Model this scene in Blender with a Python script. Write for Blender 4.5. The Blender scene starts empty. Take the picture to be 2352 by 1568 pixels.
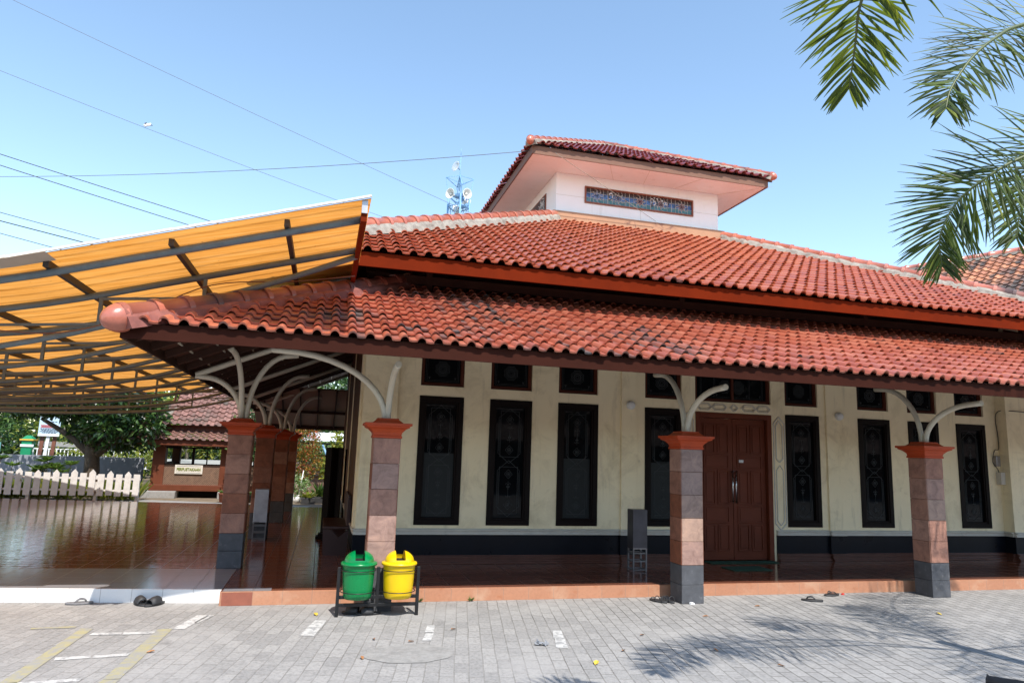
import bpy, bmesh, math, random
from mathutils import Vector, Matrix, Quaternion
random.seed(7)
R = math.radians
S = bpy.context.scene
COL = S.collection
# ------------------------------------------------------------------ camera
FPX, YAW, PITCH, ROLL, EYE = 1598.37, .2571, .1589, .0331, 1.65
def cam_axes():
    cy, sy, cp, sp = math.cos(YAW), math.sin(YAW), math.cos(PITCH), math.sin(PITCH)
    f = Vector((sy*cp, cy*cp, sp)); r = Vector((cy, -sy, 0)); u = r.cross(f)
    c, s = math.cos(ROLL), math.sin(ROLL)
    return c*r + s*u, -s*r + c*u, f
cr, cu, cf = cam_axes()
cd = bpy.data.cameras.new('camera'); cam = bpy.data.objects.new('camera', cd); COL.objects.link(cam)
cd.sensor_width = 36; cd.lens = FPX/2352*36; cd.clip_start = .05; cd.clip_end = 2000
M3 = Matrix((cr, cu, -cf)).transposed()
cam.matrix_world = Matrix.Translation((0, 0, EYE)) @ M3.to_4x4()
S.camera = cam
# ------------------------------------------------------------------ light
SUN = Vector((.12, -.71, 1)).normalized()          # towards the sun
elev = math.asin(SUN.z); az = math.atan2(SUN.x, SUN.y)          # clockwise from +Y, as the sky texture counts it
W = bpy.data.worlds.new('World'); S.world = W; W.use_nodes = True
wn = W.node_tree; bg = wn.nodes['Background']
sky = wn.nodes.new('ShaderNodeTexSky'); sky.sky_type = 'NISHITA'; sky.sun_disc = False
sky.sun_elevation = elev; sky.sun_rotation = az
sky.air_density = 1.1; sky.dust_density = .3; sky.ozone_density = .1
tint = wn.nodes.new('ShaderNodeMix'); tint.data_type = 'RGBA'; tint.blend_type = 'MULTIPLY'; tint.inputs[0].default_value = 1; tint.inputs[7].default_value = (.96, 1.01, 1.0, 1)   # colour gain: a little greener than the clean-air sky
wn.links.new(sky.outputs[0], tint.inputs[6]); wn.links.new(tint.outputs[2], bg.inputs[0]); bg.inputs[1].default_value = .15
sd = bpy.data.lights.new('sun', 'SUN'); sun = bpy.data.objects.new('sun', sd); COL.objects.link(sun)
sd.energy = 3.4; sd.angle = R(.45); sd.color = (1, .955, .89)
sun.rotation_euler = SUN.to_track_quat('Z', 'Y').to_euler(); sun.location = (0, -10, 30)
S.view_settings.view_transform = 'Standard'; S.view_settings.look = 'None'
S.view_settings.exposure = .96; S.view_settings.gamma = 1
S.cycles.max_bounces = 8; S.cycles.diffuse_bounces = 3; S.cycles.glossy_bounces = 4
S.cycles.transparent_max_bounces = 8; S.cycles.sample_clamp_indirect = 6
S.cycles.use_denoising = True

# ------------------------------------------------------------------ materials
def nodes(name):
    m = bpy.data.materials.new(name); m.use_nodes = True
    nt = m.node_tree; return m, nt, nt.nodes['Principled BSDF']
def N(nt, t, **k):
    n = nt.nodes.new(t)
    for a, v in k.items(): setattr(n, a, v)
    return n
def L(nt, a, b): nt.links.new(a, b)
def pos(nt, scale=(1, 1, 1), rotz=0, obj=False):
    """texture vector: world position, or the object's own coordinates"""
    if obj: src = N(nt, 'ShaderNodeTexCoord').outputs['Object']
    else: src = N(nt, 'ShaderNodeNewGeometry').outputs['Position']
    mp = N(nt, 'ShaderNodeMapping'); mp.inputs['Scale'].default_value = scale; mp.inputs['Rotation'].default_value = (0, 0, rotz)
    L(nt, src, mp.inputs[0]); return mp.outputs[0]
def noise(nt, vec, scale, detail=4, rough=.6, dist=0):
    n = N(nt, 'ShaderNodeTexNoise'); n.inputs['Scale'].default_value = scale
    n.inputs['Detail'].default_value = detail; n.inputs['Roughness'].default_value = rough
    n.inputs['Distortion'].default_value = dist
    L(nt, vec, n.inputs['Vector']); return n.outputs['Fac']
def ramp(nt, fac, stops):
    r = N(nt, 'ShaderNodeValToRGB'); e = r.color_ramp.elements
    while len(e) < len(stops): e.new(.5)
    for i, (p, c) in enumerate(stops):
        e[i].position = p; e[i].color = (*c, 1) if len(c) == 3 else c
    L(nt, fac, r.inputs[0]); return r.outputs[0]
def mix(nt, fac, a, b, mode='MIX'):
    m = N(nt, 'ShaderNodeMix', data_type='RGBA', blend_type=mode)
    if isinstance(fac, (int, float)): m.inputs[0].default_value = fac
    else: L(nt, fac, m.inputs[0])
    for i, v in ((6, a), (7, b)):
        if isinstance(v, tuple): m.inputs[i].default_value = (*v, 1)
        else: L(nt, v, m.inputs[i])
    return m.outputs[2]
def bump(nt, b, h, strength=.3, dist=.01):
    n = N(nt, 'ShaderNodeBump'); n.inputs['Strength'].default_value = strength; n.inputs['Distance'].default_value = dist
    L(nt, h, n.inputs['Height']); L(nt, n.outputs[0], b.inputs['Normal'])
def mscale(c, k): return tuple(x*k for x in c)
def plain(name, c, rough=.6, var=.25, scale=6, bmp=.0, metal=0, spec=.5, obj=False, stain=None, fine=60):
    """paint or similar: base colour with soft blotches, fine grain and optional stains"""
    m, nt, b = nodes(name); v = pos(nt, obj=obj)
    n1 = noise(nt, v, scale, 5, .65)
    col = ramp(nt, n1, [(.25, mscale(c, 1-var)), (.55, c), (.8, tuple(min(1, x*(1+var*.6)) for x in c))])
    if stain:
        sc, sv, lo, hi = stain
        n2 = noise(nt, v, sv, 6, .7, .6); msk = ramp(nt, n2, [(lo, (0, 0, 0)), (hi, (1, 1, 1))])
        col = mix(nt, msk, col, sc)
    L(nt, col, b.inputs['Base Color']); b.inputs['Metallic'].default_value = metal
    rr = N(nt, 'ShaderNodeMapRange'); rr.inputs[3].default_value = max(.02, rough-.1); rr.inputs[4].default_value = min(1, rough+.1)
    L(nt, n1, rr.inputs[0]); L(nt, rr.outputs[0], b.inputs['Roughness'])
    b.inputs['Specular IOR Level'].default_value = spec
    if bmp: bump(nt, b, noise(nt, v, fine, 4, .7), bmp, .004)
    return m
def attr(nt, name='rnd'):
    a = N(nt, 'ShaderNodeAttribute'); a.attribute_name = name; return a.outputs['Fac']
def tile_mat(name, cols, dark, dark_lo, dark_hi, rough=.32, dscale=.8, coat=.25):
    m, nt, b = nodes(name); v = pos(nt); r = attr(nt)
    n = len(cols); col = ramp(nt, r, [(i/(n-1), c) for i, c in enumerate(cols)])
    fine = noise(nt, v, 22, 5, .7)
    col = mix(nt, .5, col, ramp(nt, fine, [(.3, (.72, .70, .70)), (.62, (1.12, 1.1, 1.1))]), 'MULTIPLY')
    big = noise(nt, v, dscale, 3, .55, .3)
    add = N(nt, 'ShaderNodeMath', operation='MULTIPLY_ADD'); L(nt, attr(nt, 'dirt'), add.inputs[0]); add.inputs[1].default_value = .22; L(nt, big, add.inputs[2])
    add2 = N(nt, 'ShaderNodeMath', operation='MULTIPLY_ADD'); L(nt, fine, add2.inputs[0]); add2.inputs[1].default_value = .16; L(nt, add.outputs[0], add2.inputs[2])
    msk = ramp(nt, add2.outputs[0], [(dark_lo, (0, 0, 0)), (dark_hi, (1, 1, 1))])
    col = mix(nt, msk, col, dark)
    L(nt, col, b.inputs['Base Color'])
    ro = N(nt, 'ShaderNodeMapRange'); ro.inputs[3].default_value = rough; ro.inputs[4].default_value = .75
    L(nt, msk, ro.inputs[0]); L(nt, ro.outputs[0], b.inputs['Roughness'])
    b.inputs['Coat Weight'].default_value = coat; b.inputs['Coat Roughness'].default_value = .2
    bump(nt, b, fine, .15, .004)
    return m
def brick(name, c1, c2, mortar, w, h, gap, offset, rough, rot=0, obj=False, bmp=.4, plane='XY', var=.3, blot=None, wav=0, spec=.5, bias=0., mrough=.8):
    m, nt, b = nodes(name)
    if plane == 'XY': v = pos(nt, rotz=rot, obj=obj)
    else:
        g = N(nt, 'ShaderNodeNewGeometry').outputs['Position']; s = N(nt, 'ShaderNodeSeparateXYZ'); L(nt, g, s.inputs[0])
        cmb = N(nt, 'ShaderNodeCombineXYZ'); L(nt, s.outputs[0], cmb.inputs[0]); L(nt, s.outputs[2], cmb.inputs[1]); v = cmb.outputs[0]
    t = N(nt, 'ShaderNodeTexBrick'); t.offset = offset; t.squash = 1
    t.inputs['Color1'].default_value = (*c1, 1); t.inputs['Color2'].default_value = (*c2, 1); t.inputs['Mortar'].default_value = (*mortar, 1)
    t.inputs['Scale'].default_value = 1; t.inputs['Brick Width'].default_value = w; t.inputs['Row Height'].default_value = h
    t.inputs['Mortar Size'].default_value = gap; t.inputs['Mortar Smooth'].default_value = .2; t.inputs['Bias'].default_value = bias
    if wav:
        wn_ = N(nt, 'ShaderNodeTexNoise'); wn_.inputs['Scale'].default_value = 3; L(nt, v, wn_.inputs['Vector'])
        vm = N(nt, 'ShaderNodeVectorMath', operation='MULTIPLY_ADD'); L(nt, wn_.outputs['Color'], vm.inputs[0]); vm.inputs[1].default_value = (wav, wav, 0); L(nt, v, vm.inputs[2]); v2 = vm.outputs[0]
    else: v2 = v
    L(nt, v2, t.inputs['Vector'])
    f = noise(nt, v, 30, 5, .75); col = mix(nt, var, t.outputs['Color'], ramp(nt, f, [(.3, (.55, .55, .55)), (.5, (1, 1, 1)), (.75, (1.35, 1.33, 1.3))]), 'MULTIPLY')
    if blot:
        for (sc, c, lo, hi) in blot:
            nn = noise(nt, v, sc, 5, .65, .5); col = mix(nt, ramp(nt, nn, [(lo, (0, 0, 0)), (hi, (1, 1, 1))]), col, c)
    L(nt, col, b.inputs['Base Color']); b.inputs['Specular IOR Level'].default_value = spec
    inv = N(nt, 'ShaderNodeMath', operation='SUBTRACT'); inv.inputs[0].default_value = 1; L(nt, t.outputs['Fac'], inv.inputs[1])
    mr = N(nt, 'ShaderNodeMapRange'); mr.inputs[3].default_value = rough; mr.inputs[4].default_value = mrough
    L(nt, t.outputs['Fac'], mr.inputs[0]); L(nt, mr.outputs[0], b.inputs['Roughness'])
    ad = N(nt, 'ShaderNodeMath', operation='MULTIPLY_ADD'); L(nt, f, ad.inputs[0]); ad.inputs[1].default_value = .35 if rough > .4 else .03; L(nt, inv.outputs[0], ad.inputs[2])
    bump(nt, b, ad.outputs[0], bmp, .006)
    return m, nt, b, t
def leafmat(name, stops, rough=.4, transl=.35, tcol=(.25, .4, .04)):
    m, nt, b = nodes(name); col = ramp(nt, attr(nt), stops); L(nt, col, b.inputs['Base Color']); b.inputs['Roughness'].default_value = rough
    tr = N(nt, 'ShaderNodeBsdfTranslucent'); L(nt, mix(nt, .45, col, tcol), tr.inputs[0])
    ms = N(nt, 'ShaderNodeMixShader'); ms.inputs[0].default_value = transl
    L(nt, b.outputs[0], ms.inputs[1]); L(nt, tr.outputs[0], ms.inputs[2]); L(nt, ms.outputs[0], nt.nodes['Material Output'].inputs[0])
    return m
MT = {}
T0 = [(.31, .075, .040), (.45, .125, .068), (.38, .10, .056), (.50, .165, .095), (.36, .11, .08)]
MT['tile_low'] = tile_mat('clay_tile_weathered', T0, (.075, .060, .056), .81, .95, .34, .9)
MT['tile_up'] = tile_mat('clay_tile_clean', [(.37, .085, .038), (.47, .125, .055), (.43, .108, .048), (.50, .155, .075), (.35, .095, .06)], (.13, .06, .05), .84, 1.0, .30)
MT['tile_top'] = tile_mat('clay_tile_maroon', [(.20, .035, .03), (.26, .045, .037), (.23, .04, .036), (.29, .06, .05)], (.08, .03, .03), .84, 1.0, .24)
MT['tile_hut'] = tile_mat('clay_tile_faded', [(.20, .10, .08), (.25, .125, .098), (.18, .093, .075), (.29, .15, .12)], (.10, .075, .06), .66, .9, .6, 1.2, 0)
MT['tile_old'] = tile_mat('clay_tile_old', [(.44, .17, .08), (.30, .12, .07), (.52, .22, .11), (.20, .09, .06)], (.06, .045, .04), .6, .8, .6, 1.2, 0)
MT['mortar'] = plain('ridge_mortar', (.32, .285, .24), .9, .35, 9, .6, stain=((.13, .10, .085), 5, .46, .72))
MT['mortar_red'] = plain('ridge_mortar_painted', (.22, .07, .055), .75, .4, 9, .5, stain=((.30, .22, .20), 14, .58, .75))
MT['cap'] = tile_mat('ridge_cap_clay', [(.42, .13, .08), (.50, .17, .11), (.38, .11, .07)], (.10, .06, .055), .78, .95, .3)
MT['cap_red'] = tile_mat('ridge_cap_red', [(.36, .10, .065), (.44, .14, .09), (.32, .09, .06)], (.08, .04, .04), .66, .9, .3)
MT['cream'] = plain('cream_wall_paint', (.90, .755, .50), .75, .07, 1.6, .3, stain=((.62, .49, .29), 2.1, .50, .80), fine=30)
def streaks(m, c, lo, hi, sc):
    nt = m.node_tree; b = nt.nodes['Principled BSDF']; old = b.inputs['Base Color'].links[0].from_socket
    n = noise(nt, pos(nt, sc), 1.0, 6, .72, .4); L(nt, mix(nt, ramp(nt, n, [(lo, (0, 0, 0)), (hi, (.75, .75, .75))]), old, c), b.inputs['Base Color'])
streaks(MT['cream'], (.50, .40, .25), .56, .80, (7, 7, .9)); streaks(MT['cream'], (.36, .29, .19), .66, .80, (3.2, 3.2, 3.2))
MT['cream_trim'] = plain('grey_white_trim', (.60, .55, .47), .6, .12, 8, .1, stain=((.3, .27, .23), 5, .62, .85))
MT['black_tile'] = plain('black_dado_tile', (.006, .007, .011), .3, .3, 3, spec=.15)
MT['plinth'] = plain('brown_plinth_gloss', (.10, .035, .022), .22, .25, 5)
MT['white'] = plain('white_board', (.90, .88, .88), .7, .04, 2)
streaks(MT['white'], (.66, .62, .58), .56, .82, (5, 5, .8))
MT['band'] = plain('ochre_band', (.40, .22, .13), .8, .18, 3, .3, stain=((.10, .035, .035), 2.2, .60, .70))
MT['fascia_red'] = plain('red_fascia', (.135, .014, .002), .65, .2, 3, .1, spec=.04)
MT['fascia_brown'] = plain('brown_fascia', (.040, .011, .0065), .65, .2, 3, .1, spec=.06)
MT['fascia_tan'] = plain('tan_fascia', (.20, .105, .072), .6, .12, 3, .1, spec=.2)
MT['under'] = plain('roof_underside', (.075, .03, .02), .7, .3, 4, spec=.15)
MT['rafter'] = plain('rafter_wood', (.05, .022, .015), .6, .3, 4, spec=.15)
MT['pipe'] = plain('cream_steel_pipe', (.62, .57, .46), .42, .1, 4, stain=((.40, .35, .27), 6, .62, .85))
MT['terra'] = plain('terracotta_capital', (.42, .06, .018), .45, .2, 7, .1, spec=.25, stain=((.16, .04, .03), 6, .6, .85))
MT['wood_red'] = plain('red_brown_wood', (.14, .032, .014), .5, .25, 3, .1, spec=.2)
MT['hut_wood'] = plain('hut_brown_wood', (.13, .036, .016), .5, .25, 3, spec=.3)
MT['bench_wood'] = plain('dark_carved_wood', (.05, .015, .009), .45, .25, 3)
MT['frame_red'] = plain('red_brown_frame', (.085, .02, .009), .5, .25, 3, spec=.2)
MT['wood_dark'] = plain('dark_window_wood', (.008, .004, .003), .55, .3, 4, .1, spec=.12)
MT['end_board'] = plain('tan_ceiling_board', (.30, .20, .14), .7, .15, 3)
MT['wall_shade'] = plain('side_wall_shade_brown', (.095, .045, .022), .6, .25, 3, .1, spec=.2)  # brown that paints the veranda's shade onto the side wall
MT['wood_orange'] = plain('orange_brown_wood', (.24, .06, .022), .45, .25, 3)
MT['black_metal'] = plain('black_painted_steel', (.008, .008, .009), .45, .4, 10)
MT['steel'] = plain('brushed_steel', (.55, .54, .55), .28, .12, 6, metal=1)
MT['steel_dim'] = plain('dull_steel_sheet', (.42, .40, .41), .4, .3, 5, metal=.85)
MT['steel_dark_reflection'] = plain('steel_sheet_dark_reflection', (.085, .08, .09), .35, .35, 5, metal=.5)  # dark surroundings mirrored in the steel, painted into its base colour
MT['leg_steel'] = plain('worn_leg_steel', (.20, .19, .19), .4, .3, 9, metal=.6)
MT['steel_blue'] = plain('grey_blue_steel', (.12, .155, .175), .5, .25, 9, .15, stain=((.16, .09, .06), 5, .64, .85))
MT['purlin'] = plain('dark_purlin', (.05, .042, .038), .6, .3, 6, .1)
MT['blue'] = plain('blue_steel', (.20, .38, .60), .45, .25, 2)
MT['green_bin'] = plain('green_bin_plastic', (.0, .19, .05), .28, .1, 4, stain=((.03, .22, .09), 16, .64, .8))
MT['yellow_bin'] = plain('yellow_bin_plastic', (.74, .48, .003), .32, .06, 4, stain=((.45, .30, .02), 18, .66, .8))
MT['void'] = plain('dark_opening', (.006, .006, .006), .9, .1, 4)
MT['rubber'] = plain('black_rubber', (.025, .025, .027), .6, .3, 30, .2)
MT['rubber_grey'] = plain('grey_rubber', (.16, .155, .16), .7, .3, 30, .2)
MT['mat_green'] = plain('green_mat', (.01, .06, .035), .95, .4, 60, .5)
MT['green_paint'] = plain('green_paint', (.0, .20, .08), .5, .1, 4)
MT['gold'] = plain('gold_paint', (.62, .36, .04), .5, .1, 4)
MT['turq'] = plain('turquoise_paint', (.36, .80, .80), .7, .08, 4)
MT['wall_grey'] = plain('grey_render', (.24, .25, .28), .9, .18, 1.4, .3)
MT['concrete'] = plain('rough_concrete', (.29, .28, .265), .95, .3, 12, .9, stain=((.19, .18, .17), 6, .5, .75), fine=40)
MT['soil'] = plain('garden_soil', (.20, .15, .10), .95, .35, 3, .5, stain=((.09, .07, .04), 4, .5, .7))
MT['fence'] = plain('weathered_white_paint', (.60, .57, .54), .75, .16, 7, .2, stain=((.42, .36, .31), 9, .60, .85))
MT['bark'] = plain('bark', (.10, .075, .055), .95, .45, 9, .9, stain=((.24, .21, .17), 6, .56, .75))
MT['bark_pale'] = plain('pale_bark', (.26, .22, .17), .9, .35, 9, .6)
MT['wire'] = plain('black_wire', (.02, .02, .025), .6, .1, 4)
MT['wire_grey'] = plain('grey_wire', (.13, .15, .18), .6, .1, 4)
MT['horn'] = plain('horn_white', (.74, .73, .70), .45, .08, 6)
MT['plastic_white'] = plain('white_plastic', (.80, .80, .80), .5, .06, 4)
MT['pot'] = plain('clay_pot', (.28, .09, .055), .8, .25, 8)
MT['red_sticker'] = plain('red_mark', (.5, .03, .02), .5, .1, 4)
MT['sign_blue'] = plain('pale_blue_sign', (.50, .66, .78), .5, .08, 4)
MT['ink'] = plain('dark_ink', (.05, .07, .12), .6, .1, 4)
MT['rust'] = plain('rusty_brown_steel', (.17, .06, .035), .7, .35, 5)
MT['paint_white'] = plain('worn_white_road_paint', (.52, .51, .49), .8, .12, 14, .3, stain=((.28, .275, .27), 14, .47, .60))
MT['paint_yellow'] = plain('worn_yellow_road_paint', (.36, .32, .175), .85, .12, 14, .3, stain=((.28, .272, .25), 8, .40, .60))
MT['leaf_dry'] = plain('dry_leaf', (.36, .17, .07), .8, .3, 20)
MT['leaf_yellow'] = plain('yellow_leaf', (.62, .45, .06), .7, .2, 20)
MT['bag'] = plain('clear_plastic_scrap', (.30, .31, .33), .2, .1, 20)
MT['awning'] = plain('white_corrugated_sheet', (.80, .80, .80), .6, .06, 3)
MT['bamboo'] = plain('bamboo_slats', (.20, .12, .08), .8, .4, 12)
# glass
def glassmat():
    m, nt, b = nodes('dark_window_glass'); b.inputs['Base Color'].default_value = (.004, .005, .006, 1)
    b.inputs['Roughness'].default_value = .03; b.inputs['IOR'].default_value = 1.24
    v = pos(nt); bump(nt, b, noise(nt, v, 2.5, 2), .06, .01); return m
MT['glass'] = glassmat()
MT['frost'] = plain('frosted_film', (.017, .019, .0185), .5, .3, 2, spec=.2)
MT['etch'] = plain('etched_line', (.026, .029, .030), .6, .1, 4)
def seeglass():
    m, nt, b = nodes('clear_pane'); b.inputs['Base Color'].default_value = (.02, .025, .025, 1); b.inputs['Roughness'].default_value = .03
    t = N(nt, 'ShaderNodeBsdfTransparent'); t.inputs[0].default_value = (.85, .9, .88, 1)
    ms = N(nt, 'ShaderNodeMixShader'); ms.inputs[0].default_value = .25
    L(nt, t.outputs[0], ms.inputs[1]); L(nt, b.outputs[0], ms.inputs[2]); L(nt, ms.outputs[0], nt.nodes['Material Output'].inputs[0]); return m
MT['clear'] = seeglass()
# ground: block paving laid in running bond, turned 11 degrees
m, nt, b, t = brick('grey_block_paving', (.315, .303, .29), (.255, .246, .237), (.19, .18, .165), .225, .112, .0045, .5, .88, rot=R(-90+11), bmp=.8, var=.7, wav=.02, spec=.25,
    blot=[(1.1, (.36, .345, .33), .52, .80), (2.6, (.19, .182, .176), .60, .80), (34, (.42, .41, .395), .68, .78)])
MT['paving'] = m
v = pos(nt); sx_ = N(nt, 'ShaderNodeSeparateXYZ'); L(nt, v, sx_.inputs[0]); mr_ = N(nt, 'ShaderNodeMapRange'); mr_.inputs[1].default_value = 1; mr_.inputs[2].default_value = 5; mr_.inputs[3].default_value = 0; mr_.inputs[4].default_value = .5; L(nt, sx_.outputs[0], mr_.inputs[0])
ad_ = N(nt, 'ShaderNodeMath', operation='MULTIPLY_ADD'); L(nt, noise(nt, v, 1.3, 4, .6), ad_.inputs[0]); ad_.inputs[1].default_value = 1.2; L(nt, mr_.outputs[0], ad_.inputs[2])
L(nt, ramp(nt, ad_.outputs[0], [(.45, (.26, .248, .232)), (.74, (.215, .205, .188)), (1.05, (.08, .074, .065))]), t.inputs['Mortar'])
m, nt, b, t = brick('brown_floor_tile', (.17, .058, .032), (.19, .068, .04), (.075, .035, .025), .30, .30, .004, 0, .13, bmp=.12, var=.35, spec=.6, mrough=.4)
MT['floor_brown'] = m
def leftfloor():
    m, nt, b, t = brick('glazed_terrace_tile', (.17, .058, .032), (.19, .066, .036), (.06, .03, .022), .30, .30, .004, 0, .07, bmp=.10, var=.15, spec=.42, mrough=.3)
    # slight waviness from tile to tile, as laid
    bmpn = [n for n in nt.nodes if n.type == 'BUMP'][0]
    v = pos(nt, (2.2, 9, 1)); n2 = noise(nt, v, 1.6, 3, .5)
    b2 = N(nt, 'ShaderNodeBump'); b2.inputs['Strength'].default_value = .22; b2.inputs['Distance'].default_value = .012
    L(nt, n2, b2.inputs['Height']); L(nt, bmpn.outputs[0], b2.inputs['Normal']); L(nt, b2.outputs[0], b.inputs['Normal'])
    return m
MT['floor_left'] = leftfloor()
m, nt, b, t = brick('white_floor_tile', (.26, .25, .265), (.285, .275, .29), (.09, .085, .085), .30, .30, .004, 0, .12, bmp=.12, var=.08, spec=.5, mrough=.5)
MT['floor_white'] = m
m, nt, b, t = brick('orange_riser_tile', (.45, .215, .125), (.41, .19, .11), (.30, .19, .14), .30, .6, .003, 0, .35, bmp=.2, plane='XZ', var=.3, blot=[(9, (.38, .15, .075), .56, .74), (3, (.52, .33, .22), .55, .8)])
MT['riser_orange'] = m
m, nt, b, t = brick('white_riser_tile', (.80, .79, .77), (.77, .76, .74), (.45, .43, .4), .30, .6, .003, 0, .3, bmp=.2, plane='XZ', var=.06)
MT['riser_white'] = m
def stonemat():
    m, nt, b = nodes('pillar_stone'); b.inputs['Specular IOR Level'].default_value = .25; v = pos(nt); r = attr(nt)
    col = ramp(nt, r, [(0, (.21, .075, .042)), (.3, (.34, .19, .145)), (.5, (.28, .20, .175)), (.75, (.40, .25, .18)), (1, (.20, .155, .115))])
    n1 = noise(nt, v, 7, 6, .7, .8); col = mix(nt, .75, col, ramp(nt, n1, [(.28, (.5, .47, .46)), (.5, (1, 1, 1)), (.72, (1.45, 1.4, 1.3))]), 'MULTIPLY')
    L(nt, col, b.inputs['Base Color']); b.inputs['Roughness'].default_value = .75
    bump(nt, b, noise(nt, v, 16, 6, .7, .5), .55, .012); return m
MT['stone'] = stonemat()
MT['stone_dark'] = plain('dark_base_stone', (.075, .077, .085), .7, .4, 7, .5, stain=((.16, .16, .165), 14, .58, .75))
def sheetmat():
    m, nt, b = nodes('orange_translucent_sheet'); v = pos(nt, (.3, 7, 1), rotz=-.2)
    n1 = noise(nt, v, 3, 5, .6); col = ramp(nt, n1, [(.25, (.52, .185, .022)), (.5, (.72, .30, .055)), (.78, (.80, .40, .115))])
    v2 = pos(nt); col = mix(nt, ramp(nt, noise(nt, v2, 1.1, 5, .65, .5), [(.45, (0, 0, 0)), (.78, (.45, .45, .45))]), col, (.42, .17, .03)); col = mix(nt, ramp(nt, noise(nt, v2, 21, 3, .6), [(.69, (0, 0, 0)), (.75, (.6, .6, .6))]), col, (.16, .07, .02))
    L(nt, col, b.inputs['Base Color']); b.inputs['Roughness'].default_value = .55
    t = N(nt, 'ShaderNodeBsdfTranslucent'); L(nt, col, t.inputs[0]); ms = N(nt, 'ShaderNodeMixShader'); ms.inputs[0].default_value = .6
    L(nt, b.outputs[0], ms.inputs[1]); L(nt, t.outputs[0], ms.inputs[2]); L(nt, ms.outputs[0], nt.nodes['Material Output'].inputs[0]); return m
MT['sheet'] = sheetmat()
MT['sheet_grey'] = plain('greyed_sheet', (.50, .42, .34), .7, .12, 4)
MT['sheet_edge'] = plain('chalky_sheet_edge', (.78, .74, .68), .8, .08, 8)
def colattr(name, rough):
    m, nt, b = nodes(name); a = N(nt, 'ShaderNodeAttribute'); a.attribute_name = 'tint'; L(nt, a.outputs['Color'], b.inputs['Base Color']); b.inputs['Roughness'].default_value = rough; return m
MT['stained'] = colattr('stained_glass', .12)
def weave():
    m, nt, b = nodes('woven_bamboo_panel'); v = pos(nt, (1, 1, 1))
    ch = N(nt, 'ShaderNodeTexChecker'); ch.inputs['Scale'].default_value = 38; L(nt, v, ch.inputs[0])
    ch.inputs[1].default_value = (.20, .115, .07, 1); ch.inputs[2].default_value = (.09, .05, .032, 1)
    n1 = noise(nt, v, 9, 4); col = mix(nt, .5, ch.outputs[0], ramp(nt, n1, [(.3, (.5, .5, .5)), (.7, (1.5, 1.5, 1.5))]), 'MULTIPLY')
    L(nt, col, b.inputs['Base Color']); b.inputs['Roughness'].default_value = .8; return m
MT['weave'] = weave()
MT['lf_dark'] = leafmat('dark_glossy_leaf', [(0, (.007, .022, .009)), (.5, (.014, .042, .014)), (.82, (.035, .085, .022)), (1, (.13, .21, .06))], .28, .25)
MT['lf_mid'] = leafmat('mid_green_leaf', [(0, (.025, .06, .012)), (.5, (.06, .13, .025)), (1, (.17, .25, .05))], .45, .35)
MT['lf_yel'] = leafmat('yellow_green_leaf', [(0, (.09, .15, .02)), (.5, (.22, .27, .035)), (1, (.42, .40, .07))], .5, .4, (.5, .5, .05))
MT['lf_red'] = leafmat('red_tipped_leaf', [(0, (.04, .10, .015)), (.4, (.13, .18, .02)), (.62, (.42, .22, .03)), (.82, (.55, .10, .04)), (1, (.62, .13, .09))], .45, .35, (.6, .3, .05))
MT['lf_var'] = leafmat('variegated_leaf', [(0, (.05, .12, .03)), (.5, (.16, .26, .06)), (1, (.55, .58, .40))], .5, .35)
MT['palm'] = leafmat('palm_leaflet', [(0, (.010, .026, .006)), (.45, (.026, .058, .010)), (.75, (.11, .16, .015)), (1, (.30, .32, .04))], .55, .40, (.35, .42, .03))
MT['rachis'] = plain('palm_rachis', (.09, .11, .035), .5, .2, 6)
MT['palm_trunk'] = plain('palm_trunk', (.27, .25, .22), .9, .3, 6, .5)

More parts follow.
